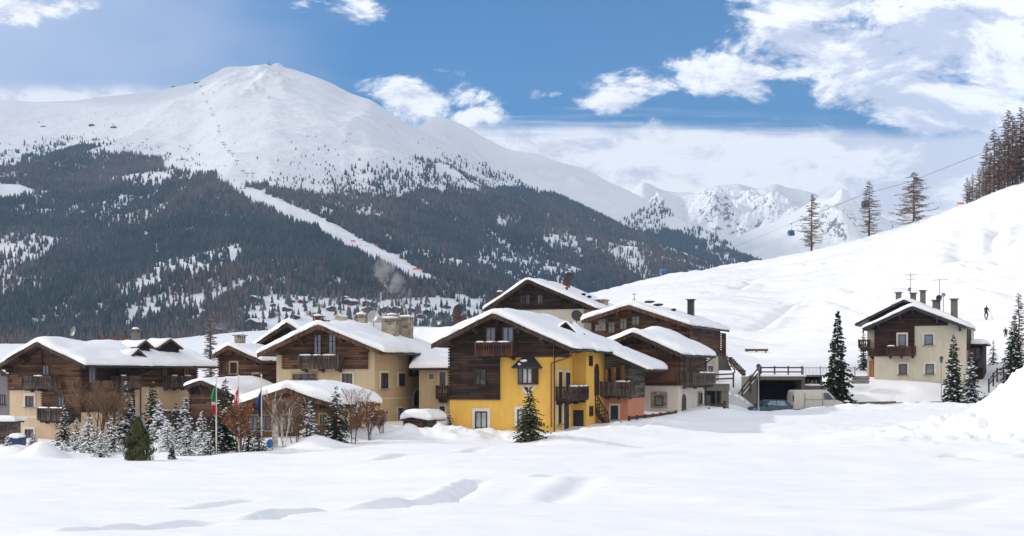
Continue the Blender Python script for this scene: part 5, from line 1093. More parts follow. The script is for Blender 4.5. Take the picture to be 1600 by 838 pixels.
# olive juniper column
rg_ = random.Random(5); k_ = 75/FPX; xj = (216-CX)*k_; zj = gz(xj, 75)-.1; rj = empty('juniper_tree', (xj, 75, zj)); tag(rj, 'dense olive green columnar juniper without snow standing closest to the camera', 'tree'); Hj = ZC-(651-HY)*k_-zj; mj = MB(); cj = MB(); mj.tube((0, 0, -.3), (0, 0, Hj*.7), .07, .03, 6)
for _ in range(5200):
    t = rg_.random()**.9; rr = .72*(math.sin(math.pi*min(1, t*.62+.30))**1.0)*(1-t**3.2)*rg_.uniform(.55, 1.08) + .03; an = rg_.random()*6.283; lob = 1+.16*math.sin(an*3+t*9)+.14*math.sin(an*5-t*17+1)+.1*math.sin(t*31+an); p = Vector((math.cos(an)*rr*lob, math.sin(an)*rr*lob, t*Hj*.93)); ln = rg_.uniform(.10, .24); v = Vector((math.cos(an)*.35+rg_.uniform(-.25, .25), math.sin(an)*.35+rg_.uniform(-.25, .25), 1)).normalized()*ln; w = Vector((-math.sin(an), math.cos(an), rg_.uniform(-.4, .4)))*ln*.22
    cj.add([tuple(p), tuple(p+v*.5+w), tuple(p+v), tuple(p+v*.5-w)], [(0, 1, 2, 3)])
for _ in range(10): an = rg_.random()*6.28; cj.tube((math.cos(an)*.35, math.sin(an)*.35, 0), (math.cos(an)*.95, math.sin(an)*.95, rg_.uniform(.2, .7)), .02, .006, 4)
mj.build('trunk', M['bark'], rj); cj.build('crown', M['fir_olive'], rj)
for i, a in enumerate([
    ('broad spruce loaded with snow third from the left below the long chalet', 139, 88, 648, 702, 52, .75, 'fir_blue', .02), ('dark spruce with thin snow against the peach wall of the long chalet', 100, 95, 630, 692, 32, .28, 'fir', .04),
    ('small blue spruce thick with snow right of the bare brown tree', 174, 88, 648, 700, 36, .6, 'fir_blue', .02), ('tall snow dusted spruce in front of the side balconies of the long chalet', 196, 94, 596, 692, 38, .42, 'fir_blue', .05),
    ('tall dark green open spruce left of the downpipe of the long chalet', 238, 96, 592, 690, 38, .12, 'fir', .08), ('wide snow loaded blue spruce behind the juniper', 248, 90, 624, 694, 48, .7, 'fir_blue', .02),
    ('low spruce buried in snow right of the juniper', 262, 87, 655, 698, 46, .95, 'fir_blue', .0), ('slim snow covered spruce at the right end of the long chalet', 288, 92, 621, 690, 34, .62, 'fir_blue', .03),
    ('low wide snow covered spruce with its skirt on the field', 292, 83, 656, 710, 52, .6, 'fir_blue', .0), ('snow dusted spruce left of the green white red flag', 315, 88, 640, 702, 36, .6, 'fir_blue', .02),
    ('dark green spruce directly left of the italian flag pole', 336, 84, 640, 706, 38, .16, 'fir', .03), ('tallest dark spruce among the flagpoles', 352, 85, 590, 702, 54, .14, 'fir', .04),
    ('small dark spruce at the foot of the blue flag', 405, 82, 652, 709, 38, .14, 'fir', .03), ('slim snow covered spruce in front of the low restaurant', 483, 85, 623, 686, 36, .6, 'fir_blue', .02),
    ('full dark spruce between the low restaurant and the bare trees', 525, 85, 603, 692, 44, .14, 'fir', .02), ('small snowy spruce at the left edge of the photo', 12, 90, 680, 714, 26, .5, 'fir_blue', .02), ('small snowy spruce under the lower left window of the long chalet', 52, 92, 676, 706, 28, .6, 'fir_blue', .02),
    ('snow capped shrub like spruce between the two first snowy ones', 99, 88, 690, 705, 24, .95, 'fir_blue', .0), ('tiny dark seedling poking from the snow right of the juniper', 269, 79, 690, 713, 10, .1, 'fir', .1),
    ('snow dusted spruce between the broad snowy one and the bare tree', 120, 92, 652, 698, 30, .45, 'fir_blue', .02), ('low snowy spruce at the foot of the bare tree', 158, 86, 672, 702, 30, .7, 'fir_blue', .0),
    ('dark spruce left behind the juniper', 208, 91, 630, 694, 34, .22, 'fir', .02), ('dark spruce tucked behind the low snowy ones right of the juniper', 275, 93, 628, 692, 34, .2, 'fir', .02),
    ('low snowy spruce just left of the first flagpole', 322, 82, 676, 712, 36, .6, 'fir_blue', .0), ('short dark spruce between the red and blue flags', 388, 83, 662, 710, 32, .15, 'fir', .02),
    ('small snowy spruce hidden behind the wide ones near the balcony', 222, 92, 650, 697, 34, .7, 'fir_blue', .02), ('small dark spruce beside the snow capped shed', 702, 94, 640, 663, 14, .3, 'fir', .05)]):
    l, px, d, yt, yb, w, sn, mt, bs = a; spruce(l, px, d, yt, yb, w*1.1, sn, mt, gF if px < 600 else None, bs, 1.5 if px < 600 else 1, seed=20+i)
spruce('tall dark spruce standing alone between the garage and the right chalet', 1309, 124, 484, 614, 46, .10, 'fir', None, .02, 1.7, 50, shape=1.0, leaf=1.15)
spruce('dark spruce in front of the right chalet beside the lamp post', 1490, 122, 521, 612, 34, .22, 'fir', None, .02, 1.4, 51)
spruce('shorter bushy spruce under the annex balcony of the right chalet', 1517, 123, 546, 610, 36, .28, 'fir_blue', None, .02, 1.3, 52)
spruce('dark snow dusted spruce at the right edge of the photo', 1585, 131, 491, 590, 40, .2, 'fir', None, .03, 1.4, 53)
spruce('small dark spruce behind the annex of the right chalet', 1552, 140, 531, 562, 20, .3, 'fir', None, .03, 1.1, 54)
spruce('dark spruce peeking out behind the left balcony of the right chalet', 1349, 142, 516, 562, 18, .1, 'fir', None, .03, 1.1, 55)
bare_larch('bare yellowish larch at the right edge behind the spruce', 1592, 134, 458, 590, 40, seed=3, mat='tan', lo=.15, thick=.8)
bare_larch('brown larch dusted with frost rising behind the small log house', 329, 150, 492, 560, 34, seed=4, mat='frost', lo=.1, thick=1.2, dens=1.5)
bare_larch('leftmost of the three bare larches on the crest of the ski hill', 1268, 432, 304, 392, 62, 'bare larches on the crest of the ski hill', 5, dens=.85)
bare_larch('middle narrow bare larch on the crest of the ski hill', 1358, 425, 283, 376, 52, 'bare larches on the crest of the ski hill', 6, dens=.85)
bare_larch('widest bare larch on the crest of the ski hill, standing rightmost of three', 1428, 415, 269, 361, 92, 'bare larches on the crest of the ski hill', 7, dens=1.15)
gR = 'larch wood at the right edge of the ski hill'
proto = [bare_larch('tall bare larch in the wood at the upper right edge', 1575, 385, 172, 294, 50, gR, 11, lo=.12, dens=1.0, thick=.9), bare_larch('bare larch at the left end of the wood on the upper right edge', 1511, 396, 277, 317, 24, gR, 12, lo=.05, dens=.9),
         bare_larch('slender bare larch in the upper right wood leaning over the slope', 1553, 390, 202, 307, 44, gR, 13, lo=.08, dens=1.0)]
rl = random.Random(9)
for i, (px, yt) in enumerate([(1520, 272), (1530, 262), (1541, 224), (1536, 258), (1548, 240), (1561, 214), (1566, 236), (1570, 190), (1582, 182), (1588, 196), (1595, 168), (1602, 176), (1610, 160), (1618, 170), (1559, 250), (1578, 225), (1591, 230), (1604, 210), (1526, 285), (1515, 286), (1546, 262), (1625, 165), (1635, 150), (1586, 245), (1598, 250)]):
    src = proto[0] if yt < 215 else (proto[2] if yt < 260 else proto[1]); d = 384 + rl.uniform(0, 14) + (8 if px < 1540 else 0); x = (px-CX)/FPX*d; g = gz(x, d) - .4; zt = ZC-(yt-HY)*d/FPX; c = copy_tree(src); f = (zt-g)/(max(v[2] for v in src.children[0].bound_box)); c.location = (x, d, g); c.scale = (f*.95, f*.95, f); c.rotation_euler = (0, 0, rl.random()*6)
    order = ['first', 'second', 'third']; c['label'] = 'bare larch of the upper right wood, %s' % ('short, at its open left end' if px < 1535 else 'middle height, left half of the wood' if px < 1565 else 'short, lost among taller trunks' if yt > 205 else 'among the tallest at the photo edge'); c['group'] = gR
bush('bare brown many stemmed tree in front of the long chalet', 152, 93, 594, 680, 40, 'tan', 5, seed=1, name='bare_tree', cat='tree', lv=4)
bush('low bare brown bush right of the many stemmed tree', 176, 92, 612, 690, 34, 'tan', 7, seed=2)
bush('young tree with rusty leaves between the red and blue flags', 374, 80, 632, 711, 44, 'rust', 6, seed=3, name='bare_tree', cat='tree', leaves=.45, snow=.02)
bush('bare grey tree with snowy twigs standing in front of the cream chalet', 553, 84, 607, 692, 46, 'tan', 2, seed=4, name='bare_tree', cat='tree', lv=4, snow=.10)
bush('reddish bare bush between the bare grey tree and the shed', 577, 86, 628, 692, 34, 'rust', 5, seed=5, leaves=.25, snow=.02)
bush('slim birch sapling leaning right in front of the restaurant', 447, 83, 618, 704, 40, 'tan', 3, seed=6, name='birch_tree', cat='tree', trunk='birch', lv=4)
bush('bare twiggy tree in front of the restaurant left gable', 462, 85, 622, 690, 44, 'tan', 4, seed=7, name='bare_tree', cat='tree', snow=.04)
bush('tiny bare bush at the foot of the restaurant', 598, 88, 640, 684, 20, 'tan', 5, seed=8)
# thick birch trunk
xb, db_ = (429-CX)/FPX*84, 84; mb = MB(); kb = 84/FPX; mb.tube((0, 0, -.3), (.05, 0, 1.3), .20, .17, 9); mb.tube((.05, 0, 1.3), (-.03, 0, ZC-(624-HY)*kb-gz(xb, db_)), .17, .12, 9)
for s_, e_ in (((0, 0, 2.0), (-.7, .1, 3.0)), ((0, 0, 2.3), (.5, -.1, 3.2)), ((-.03, 0, 2.4), (.1, 0, 3.4)), ((-.35, .05, 2.5), (-.5, 0, 3.4))): mb.tube(s_, e_, .045, .015, 5)
b_ = mb.build('birch_tree', M['birch'], None, True, (xb, db_, gz(xb, db_))); tag(b_, 'thick pale birch trunk topped off in front of the restaurant', 'tree')

# ------------------------------------------------------------ walls, garage, fences, lamps
def fence(label, pts, h, rails=2, sp=1.5, mat='fence', pr=.06, rr=.04, metal=False, cat='fence', snow=False, bal=0):
    """pts: world points along the foot"""
    o0 = Vector(pts[0]); root = empty('fence', o0); tag(root, label, cat); P_ = [Vector(p)-o0 for p in pts]
    posts = []
    for a, b in zip(P_, P_[1:]):
        n_ = max(1, round((b-a).length/sp)); posts += [a.lerp(b, i/n_) for i in range(n_)]
    posts.append(P_[-1])
    for p in posts: mb = MB(); mb.box(p.x-pr, p.x+pr, p.y-pr, p.y+pr, p.z-.4, p.z+h+.06); mb.build('post', M[mat], root)
    for k in range(rails):
        z = h*(1-.46*k) - .08; mb = MB()
        for a, b in zip(P_, P_[1:]): mb.beam(a+Vector((0, -pr-.03, z)), b+Vector((0, -pr-.03, z)), rr, rr*3)
        mb.build('rail', M[mat], root)
    if bal:
        mb = MB()
        for a, b in zip(P_, P_[1:]):
            n_ = int((b-a).length/bal)
            for i in range(n_): p = a.lerp(b, (i+.5)/n_); mb.tube(p+Vector((0, 0, .1)), p+Vector((0, 0, h-.1)), .012, n=4, caps=False)
        mb.build('bars', M[mat], root)
    if snow:
        mb = MB()
        for a, b in zip(P_, P_[1:]): c = (a+b)/2; mb.beam(a+Vector((0, -pr-.03, h+.0)), b+Vector((0, -pr-.03, h+.0)), .09, .07)
        mb.build('snow', M['treesnow'], root)
    return root
def W_(px, py, d): return P(px, py, d)
dg = 126.0
def gx(px, d=dg): return (px-CX)/FPX*d
def gzp(py, d=dg): return ZC-(py-HY)/FPX*d
root = empty('garage', (gx(1180), dg, 0)); tag(root, 'dark open concrete garage dug into the bank under a snowy deck', 'garage'); ox = gx(1180)
xa, xb2 = 0, gx(1253)-ox; zt = gzp(594); mb = MB(); mb.box(xa-.35, xb2+.3, 0, 5.5, zt, zt+.32); mb.build('deck_slab', M['concrete'], root)
mb = MB(); mb.box(xa-.35, xa, .05, 5.4, -.6, zt-.003); mb.build('side_wall', M['concrete'], root); mb = MB(); mb.box(xb2, xb2+.3, .05, 5.4, -.6, zt-.003); mb.build('side_wall', M['concrete'], root); mb = MB(); mb.box(xa+.003, xb2-.003, 3.0, 3.2, -.6, zt-.004); mb.build('back_wall', M['black'], root); mb = MB(); mb.box(xa+.003, xb2-.003, .3, 2.99, -.3, .02); mb.build('floor', M['black'], root)  # back wall and floor painted black for the shade inside
sn = snow_slab([(xa-.3, zt+.32), (xb2+.25, zt+.32)], .1, 5.6, .22, root, seed=41, name='snow', over=.05)
# stair wing wall going down left of the garage
root = empty('stair_wall', (gx(1152), dg-1, 0)); tag(root, 'sloping concrete wing wall with snow left of the dark garage', 'wall'); xw = gx(1179.5)-gx(1152); mb = MB(); mb.prism([(0, 0, -.5), (xw, 0, -.5), (xw, 0, gzp(592)), (xw*.85, 0, gzp(596)), (0, 0, gzp(627))], (0, .5, 0)); mb.build('wall', M['concrete'], root)
mb = MB(); mb.prism([(-.05, 0, gzp(627)+.004), (xw*.85, 0, gzp(596)+.004), (xw*.85, 0, gzp(594.5)+.12), (-.05, 0, gzp(625.5)+.12)], (0, .6, 0)); mb.build('snow', M['treesnow'], root)
fence('dark wooden stair railing climbing beside the garage', [W_(1154.5, 632, dg-1.1), W_(1160, 622, dg-1.1), W_(1173, 606, dg-1.1), W_(1187, 588, dg-1.1)], 1.0, 2, 1.1)
fence('dark wooden fence on the snowy garage deck', [W_(1189, 588, dg+.6), W_(1253, 588, dg+.6)], .85, 2, 1.25)
fence('thin grey metal railing right of the wooden fence above the garage', [W_(1255, 588, 128.5), W_(1336, 588, 130)], .85, 1, 1.6, 'metal', .025, .015, bal=.14)
root = empty('bin_shelter', (gx(1254), 128, 0)); tag(root, 'low open shelter with stored things right of the garage', 'shelter'); xw = gx(1296, 128)-gx(1254, 128); zz = lambda p: gzp(p, 128)
mb = MB(); mb.box(0, xw, 0, 1.5, zz(588.5), zz(587)+.05); mb.build('roof', M['concrete'], root); mb = MB(); mb.box(0, xw, 1.2, 1.5, zz(612), zz(588.5)-.004); mb.build('back_wall', M['black'], root); mb = MB(); mb.box(0, xw+.6, -.1, .25, -.2, zz(603)); mb.build('low_wall', M['concrete'], root)
for i in range(6): mb = MB(); x = .3 + i*.36; mb.blob((x, .6, zz(602)+.25), (.16, .2, .24+.05*(i % 3)), 7, 5, .3); mb.build('stored_pot', M[['rust', 'slate', 'brick', 'stonetrim', 'teal', 'slate'][i]], root)
mb = MB(); mb.blob((xw*.5, .1, zz(602.3)), (xw*.5, .25, .14), 12, 5, .2); mb.build('snow', M['treesnow'], root, True)
# passage under the terrace beside the white walled chalet
dk = 113.0; root = empty('terrace', (gx(1098, dk), dk, 0)); tag(root, 'grey concrete terrace with a dark doorway below it right of the white walled chalet', 'terrace'); X_ = lambda p: gx(p, dk)-gx(1098, dk); Z_ = lambda p: gzp(p, dk)
mb = MB(); mb.box(0, X_(1140), 0, 5, Z_(611), Z_(600)); mb.build('slab', M['concrete'], root); mb = MB(); mb.box(0, X_(1136), 2.2, 2.4, -.5, Z_(611)-.004); mb.build('back_wall', M['slate'], root); mb = MB(); mb.box(X_(1128), X_(1139), .1, 4.8, -.5, Z_(611)-.004); mb.build('side_wall', M['concrete'], root)
mb = MB(); mb.box(X_(1106), X_(1117), 2.1, 2.19, -.2, Z_(617)); o_ = mb.build('door', M['framedark'], root); mb = MB(); mb.box(X_(1107), X_(1116), 2.07, 2.095, .4, Z_(618)); mb.build('pane', M['glass'], o_)
mb = MB(); mb.box(X_(1122), X_(1124.5), 1.4, 1.7, -.5, Z_(611)-.004); mb.build('pillar', M['stonetrim'], root)
snow_slab([(0, Z_(600)), (X_(1140), Z_(600))], .05, 5, .25, root, seed=43, name='snow', over=.03)
fence('dark wooden fence along the snowy terrace edge', [W_(1102, 600, dk+.2), W_(1146, 598, dk+.2)], .78, 2, 2.0)
fence('low dark log fence in front of the white walled chalet', [(*[gx(983, 97), 97], gzp(661, 97)), (gx(1020, 98.5), 98.5, gzp(657, 98.5)), (gx(1056, 100), 100, gzp(652, 100))], .42, 1, .85, 'fence', .09, .06, snow=False)
fence('short dark fence continuing past the arched door', [(gx(1066, 101), 101, gzp(655, 101)), (gx(1108, 103), 103, gzp(647, 103))], .4, 1, .9, 'fence', .08, .05)
mb = MB(); x, y = gx(1132, 104), 104; mb.box(-.1, .1, -.1, .1, -.4, .8); mb.box(-1.1, -.101, -.06, .06, .42, .6); o_ = mb.build('gate_post', M['fence'], None, False, (x, y, gz(x, y))); tag(o_, 'dark gate post with a short rail beside the snow bank', 'post')
# outdoor stair behind the white walled chalet
root = empty('outdoor_stair', (gx(1126, 121), 121, 0)); tag(root, 'wooden outdoor stair with railing coming down right of the long brown house', 'stairs'); mb = MB(); X2 = lambda p: gx(p, 121)-gx(1126, 121); Z2 = lambda p: gzp(p, 121)
for k in range(8): x = X2(1142)+k*.16; z = Z2(558)-k*.16; mb.box(x, x+.17, .1, 1.3, z-.5, z)
mb.build('steps', M['timber_grey'], root); mb = MB(); mb.prism([(0, .9, Z2(579)), (0, .9, Z2(552)), (X2(1136), .9, Z2(555)), (X2(1146), .9, Z2(579))], (0, .4, 0)); mb.build('stone_cheek', M['concrete'], root)
mb = MB(); mb.path([(0, 0, Z2(549)), (X2(1136), 0, Z2(557)), (X2(1148), 0, Z2(575))], .05, 6); mb.path([(0, 0, Z2(553)), (X2(1136), 0, Z2(561)), (X2(1148), 0, Z2(579))], .04, 6)
for q, w in ((0, 549), (X2(1130), 553), (X2(1136), 557), (X2(1142), 566), (X2(1148), 575)): mb.tube((q, 0, Z2(w+8)), (q, 0, Z2(w)), .05, n=6)
mb.build('railing', M['timber_red'], root)
x, y = gx(1182, 165), 165; mb = MB(); mb.box(-1.35, 1.35, -.1, .1, -.1, .16)
for q in (-1.1, 0, 1.1): mb.box(q-.06, q+.06, -.09, .09, -.6, -.101)
o_ = mb.build('wooden_rail', M['timber_mid'], None, False, (x, y, ZC-(547.5-HY)/FPX*165)); tag(o_, 'short brown wooden rail sticking out of the snow slope', 'rail')
# stacked stone steps beside the right chalet
root = empty('woodpile', (gx(1333, 128.6), 128.6, gzp(600, 128.6))); tag(root, 'dark stacked firewood left of the right chalet', 'woodpile'); mb = MB(); rw = random.Random(4)
for r_ in range(5):
    for q in range(11): x = q*.14 + (r_ % 2)*.07; mb.tube((x, 0, .08+r_*.14), (x, .5, .08+r_*.14+rw.uniform(-.01, .01)), .068, n=6)
mb.build('logs', M['timber_grey'], root)
# kerb wall along the road, with a culvert at its right end
pts = [(1250, 632.5, 125.5), (1310, 632, 125.8), (1400, 632, 126), (1480, 632, 126), (1520, 629, 126), (1548, 622, 126.5), (1572, 611, 127), (1596, 600, 128)]
root = empty('retaining_wall', W_(*pts[0][:2], pts[0][2])); tag(root, 'low curved concrete wall along the road below the right chalet', 'wall'); o0 = Vector(root.location); mb = MB()
for a, b in zip(pts, pts[1:]):
    A_, B_ = Vector(W_(*a)) - o0, Vector(W_(*b)) - o0; mb.prism([tuple(A_-Vector((0, 0, .9))), tuple(B_-Vector((0, 0, 1.1))), tuple(B_+Vector((0, 0, .28))), tuple(A_+Vector((0, 0, .16)))], (0, .4, 0))
mb.build('wall', M['concrete'], root)
mb = MB(); p = Vector(W_(1567, 609, 126.4)) - o0; mb.box(p.x-.55, p.x+.7, p.y, p.y+.25, p.z-.75, p.z+.35); mb.build('culvert_opening', M['black'], root)  # solid black block, painted as the shaded culvert mouth
mb = MB(); p = Vector(W_(1539.5, 620.5, 125.9)); mb.box(-.13, .13, -.02, .02, -.13, .13); o_ = mb.build('road_sign', plain('blue enamel', (.10, .22, .42), .4), None, False, p); tag(o_, 'tiny blue plate fixed to the road wall below the right chalet', 'sign')
fence('dark wooden fence climbing above the culvert at the right', [W_(1545, 607, 128), W_(1552, 597, 128.5), W_(1558, 590, 129), W_(1568, 587, 129)], .8, 2, 1.0)
rd = np.array([[gx(p, d), d, gz(gx(p, d), d)+.02] for p in np.linspace(1120, 1600, 60) for d in (117, 119, 121, 123, 125)]); o_ = np_mesh('road', rd, grid_faces(60, 5)[:, ::-1], snow_mat('packed road snow', 3, .05, (0.52, 0.52, 0.53))); tag(o_, 'narrow snow packed village road', kind='structure')
def lamp(label, px, d, ytop, ybase):
    x = gx(px, d); z = min(gz(x, d), gzp(ybase, d)); h = gzp(ytop, d) - z; root = empty('street_lamp', (x, d, z)); tag(root, label, 'street lamp', 'street lamps along the village road')
    mb = MB(); mb.lathe([(.10, -.3), (.10, .5), (.06, .6), (.045, h-.85), (.075, h-.8), (.03, h-.62)], 10); mb.build('pole', plain('grey lamp pole', (.30, .29, .28), .5, .3) if 'lp' not in M else M['lp'], root, True)
    mb = MB(); mb.lathe([(.09, h-.6), (.17, h-.2)], 6); mb.build('lantern', M['glass'], root); mb = MB(); mb.lathe([(.20, h-.198), (.10, h-.06), (.02, h-.04), (.015, h)], 6); mb.build('cap', M['metal'], root); return root
M['lp'] = plain('grey lamp pole', (.33, .32, .30), .5, .2)
lamp('slim lantern street lamp in front of the dark garage', 1185, 112, 568, 642); lamp('slim lantern street lamp in front of the right chalet', 1471, 116, 556, 632)

# ------------------------------------------------------------ vehicles
def body(outline, name, mat, parent, bev=.06):
    n_ = len(outline); mb = MB(); a = [(x, -w, z) for x, z, w in outline]; b = [(x, w, z) for x, z, w in outline]; mb.add(a + b, [tuple(range(n_)), tuple(range(2*n_-1, n_-1, -1))] + [(i, n_+i, n_+(i+1) % n_, (i+1) % n_) for i in range(n_)])
    o = mb.build(name, mat, parent, True); bm_ = o.modifiers.new('bevel', 'BEVEL'); bm_.width = bev; bm_.segments = 3; bm_.limit_method = 'ANGLE'; return o
def wheel(x, y, r, parent):
    mb = MB(); mb.tube((x, y-.11, r), (x, y+.11, r), r, n=20); o = mb.build('wheel', M['black'], parent); mb = MB(); mb.tube((x, y-.125, r), (x, y+.125, r), r*.6, n=14); mb.build('rim', M['dishl'], o)
def carpaint(name, c): 
    m_, t, b = newmat(name); g = t.new('ShaderNodeTexCoord').outputs['Object']; n_ = t.noise(g, 2.5, 4); t.put(b.inputs['Base Color'], t.mix(n_, c4(c), c4([k*.8 for k in c]))); b.inputs['Roughness'].default_value = .28; b.inputs['Specular IOR Level'].default_value = .5; return m_
x = gx(1273, 121.5); root = empty('van', (x, 121.5, gzp(609, 121.5)-1.98), R(8)); tag(root, 'white panel van parked on the road between the garage and the tall spruce', 'van'); vp = carpaint('white van paint', (.52, .50, .45))
body([(-2.15, .3, .86), (-2.2, 1.2, .88), (-2.15, 1.85, .80), (-2.0, 1.96, .76), (.5, 1.98, .76), (.85, 1.93, .76), (1.65, 1.12, .84), (2.15, .95, .86), (2.25, .7, .86), (2.22, .3, .84)], 'body', vp, root)
for s_ in (-1, 1):
    mb = MB(); y = s_*.80; mb.prism([(.55, y, 1.12), (1.40, y, 1.12), (.92, y, 1.68), (.55, y, 1.72)], (0, s_*.075, 0)); mb.build('side_window', M['glass'], root)
    mb = MB(); mb.box(1.5, 1.62, min(s_*.9, s_*1.05), max(s_*.9, s_*1.05), 1.1, 1.32); mb.build('mirror', M['metal'], root); mb = MB(); mb.box(2.05, 2.27, min(s_*.6, s_*.83), max(s_*.6, s_*.83), .75, .93); mb.build('headlight', M['glassb'], root)
    mb = MB(); mb.box(-2.24, -2.15, min(s_*.74, s_*.885), max(s_*.74, s_*.885), 1.0, 1.5); mb.build('rear_light', M['brick'], root)
    mb = MB(); mb.box(-1.2, -1.18, min(s_*.86, s_*.895), max(s_*.86, s_*.895), .5, 1.7); mb.box(.4, .42, min(s_*.86, s_*.895), max(s_*.86, s_*.895), .5, 1.7); mb.box(-1.2, .4, min(s_*.86, s_*.895), max(s_*.86, s_*.895), 1.13, 1.15); mb.build('door_seam', M['slate'], root)
    for wx in (-1.4, 1.5): wheel(wx, s_*.74, .32, root)
mb = MB(); mb.prism([(.93, -.68, 1.885), (1.66, -.76, 1.14), (1.66, .76, 1.14), (.93, .68, 1.885)], (.02, 0, .025)); mb.build('windscreen', M['glass'], root)
x = gx(1201, 117.5); root = empty('parked_car', (x, 117.5, gzp(624.5, 117.5)-1.50), R(180+24)); tag(root, 'dark blue car half hidden by the snow bank below the garage', 'car'); cp = carpaint('blue car paint', (.018, .045, .075))
body([(-1.75, .3, .78), (-1.85, .75, .82), (-1.75, 1.0, .80), (-1.45, 1.38, .62), (-1.1, 1.48, .58), (.1, 1.50, .58), (.45, 1.40, .60), (1.0, .98, .78), (1.65, .85, .80), (1.85, .65, .78), (1.85, .3, .76)], 'body', cp, root, .05)
for s_ in (-1, 1):
    y = s_*.70; mb = MB(); mb.prism([(-1.3, y, 1.0), (-.35, y, 1.0), (-.35, y-s_*.06, 1.40), (-1.05, y-s_*.06, 1.38)], (0, s_*.06, 0)); mb.build('side_window', M['glassb'], root); mb = MB(); mb.prism([(-.27, y, 1.0), (.72, y, 1.0), (.32, y-s_*.06, 1.38), (-.27, y-s_*.06, 1.40)], (0, s_*.06, 0)); mb.build('side_window', M['glassb'], root)
    mb = MB(); mb.box(-1.88, -1.72, min(s_*.5, s_*.8), max(s_*.5, s_*.8), .82, .98); mb.build('rear_light', M['brick'], root); mb = MB(); mb.box(1.66, 1.87, min(s_*.45, s_*.75), max(s_*.45, s_*.75), .65, .8); mb.build('headlight', M['glassb'], root); mb = MB(); mb.box(.62, .75, min(s_*.78, s_*.95), max(s_*.78, s_*.95), .95, 1.1); mb.build('mirror', cp, root)
    for wx in (-1.15, 1.2): wheel(wx, s_*.70, .31, root)
mb = MB(); mb.prism([(.48, -.55, 1.385), (1.0, -.68, 1.0), (1.0, .68, 1.0), (.48, .55, 1.385)], (.02, 0, .025)); mb.build('windscreen', M['glass'], root); mb = MB(); mb.prism([(-1.74, -.66, 1.03), (-1.47, -.56, 1.36), (-1.47, .56, 1.36), (-1.74, .66, 1.03)], (-.025, 0, .02)); mb.build('rear_window', M['glass'], root)

# ------------------------------------------------------------ people
def clothes(name, skin, jacket, trousers, boots, head):
    m_, t, b = newmat(name); z = t.xyz(t.new('ShaderNodeTexCoord').outputs['Object'])[2]; c = t.mix(t.m('GREATER_THAN', z, .28), c4(boots), c4(trousers)); c = t.mix(t.m('GREATER_THAN', z, .90), c, c4(jacket)); c = t.mix(t.m('GREATER_THAN', z, 1.47), c, c4(skin)); c = t.mix(t.m('GREATER_THAN', z, 1.64), c, c4(head)); t.put(b.inputs['Base Color'], c); b.inputs['Roughness'].default_value = .7; return m_
def person(label, px, d, ybase, hpx, cols, pose, rz=0.0, skis=False, poles=False, group=None):
    x = gx(px, d); z = gzp(ybase, d); g = gz(x, d); z = g+.0 if abs(z-g) < 2.5 else z; sc = max(.8, min(1.15, hpx*d/FPX/1.75)); me = bpy.data.meshes.new('person'); J, E, Rr = [], [], []
    def j(p, r, par=None):
        J.append(p); Rr.append(r)
        if par is not None: E.append((par, len(J)-1))
        return len(J)-1
    lean, crouch, stride, arm = pose; hz_ = .92-crouch*.25; pel = j((0, 0, hz_), .15); f = lambda zz: -lean*(zz-hz_)
    ch = j((0, f(1.25-crouch*.25), 1.25-crouch*.28), .165, pel); nk = j((0, f(1.47-crouch*.25), 1.46-crouch*.30), .065, ch); hd = j((0, f(1.60-crouch*.25)-.02, 1.60-crouch*.30), .105, nk); j((0, f(1.72-crouch*.25)-.02, 1.71-crouch*.30), .085, hd)
    for s_ in (-1, 1):
        hp = j((s_*.10, 0, hz_-.06), .115, pel); kn = j((s_*.13, -crouch*.28-s_*stride*.12, .50-crouch*.06), .075, hp); an = j((s_*.14, crouch*.05+s_*stride*.16, .09), .055, kn); j((s_*.15, an*0-.14+s_*stride*.16, .045), .045, an)
        sh = j((s_*.20, f(1.40-crouch*.25), 1.39-crouch*.29), .075, ch); el = j((s_*(.25+arm*.10), f(1.15)-.02-crouch*.12, 1.13-crouch*.25+arm*.03), .052, sh); ha = j((s_*(.26+arm*.16), f(.95)-.12-crouch*.2-arm*.1, .92-crouch*.1+arm*.10), .036, el); j((s_*(.26+arm*.19), f(.90)-.15-crouch*.22-arm*.12, .85-crouch*.1+arm*.12), .034, ha)
    me.from_pydata(J, E, []); me.materials.append(clothes('clothes '+label[:12], *cols)); o = bpy.data.objects.new('person', me); scene.collection.objects.link(o); o.location = (x, d, z); o.scale = (sc,)*3; o.rotation_euler = (0, 0, rz)
    sk = o.modifiers.new('skin', 'SKIN'); 
    for i, v in enumerate(me.skin_vertices[0].data): v.radius = (Rr[i], Rr[i]*.85); v.use_root = (i == 0)
    sb = o.modifiers.new('sub', 'SUBSURF'); sb.levels = 1; sb.render_levels = 2; tag(o, label, 'person', group)
    if skis:
        for s_ in (-1, 1): mb = MB(); mb.box(s_*.15-.045, s_*.15+.045, -.85, .8, -.005, .03); mb.beam((s_*.15, -.85, .01), (s_*.15, -1.0, .10), .09, .02); mb.build('ski', M['metal'], o)
        for s_ in (-1, 1): mb = MB(); mb.tube((s_*(.26+arm*.19), f(.9)-.15-crouch*.22, .88-crouch*.1), (s_*.5, .35, .02), .012, n=4); mb.build('ski_pole', M['metal'], o)
    if poles: mb = MB(); mb.tube((.36, -.2, .95), (.55, -.45, .0), .014, n=4); mb.build('walking_pole', M['metal'], o)
    return o
sk_, blk = (.45, .27, .19), (.012, .012, .014)
person('person in black walking up the ski slope above the right chalet', 1541, 172, 485, 24, (sk_, (.012, .012, .014), (.014, .014, .016), blk, blk), (.1, 0, 1, .5), .3, poles=True)
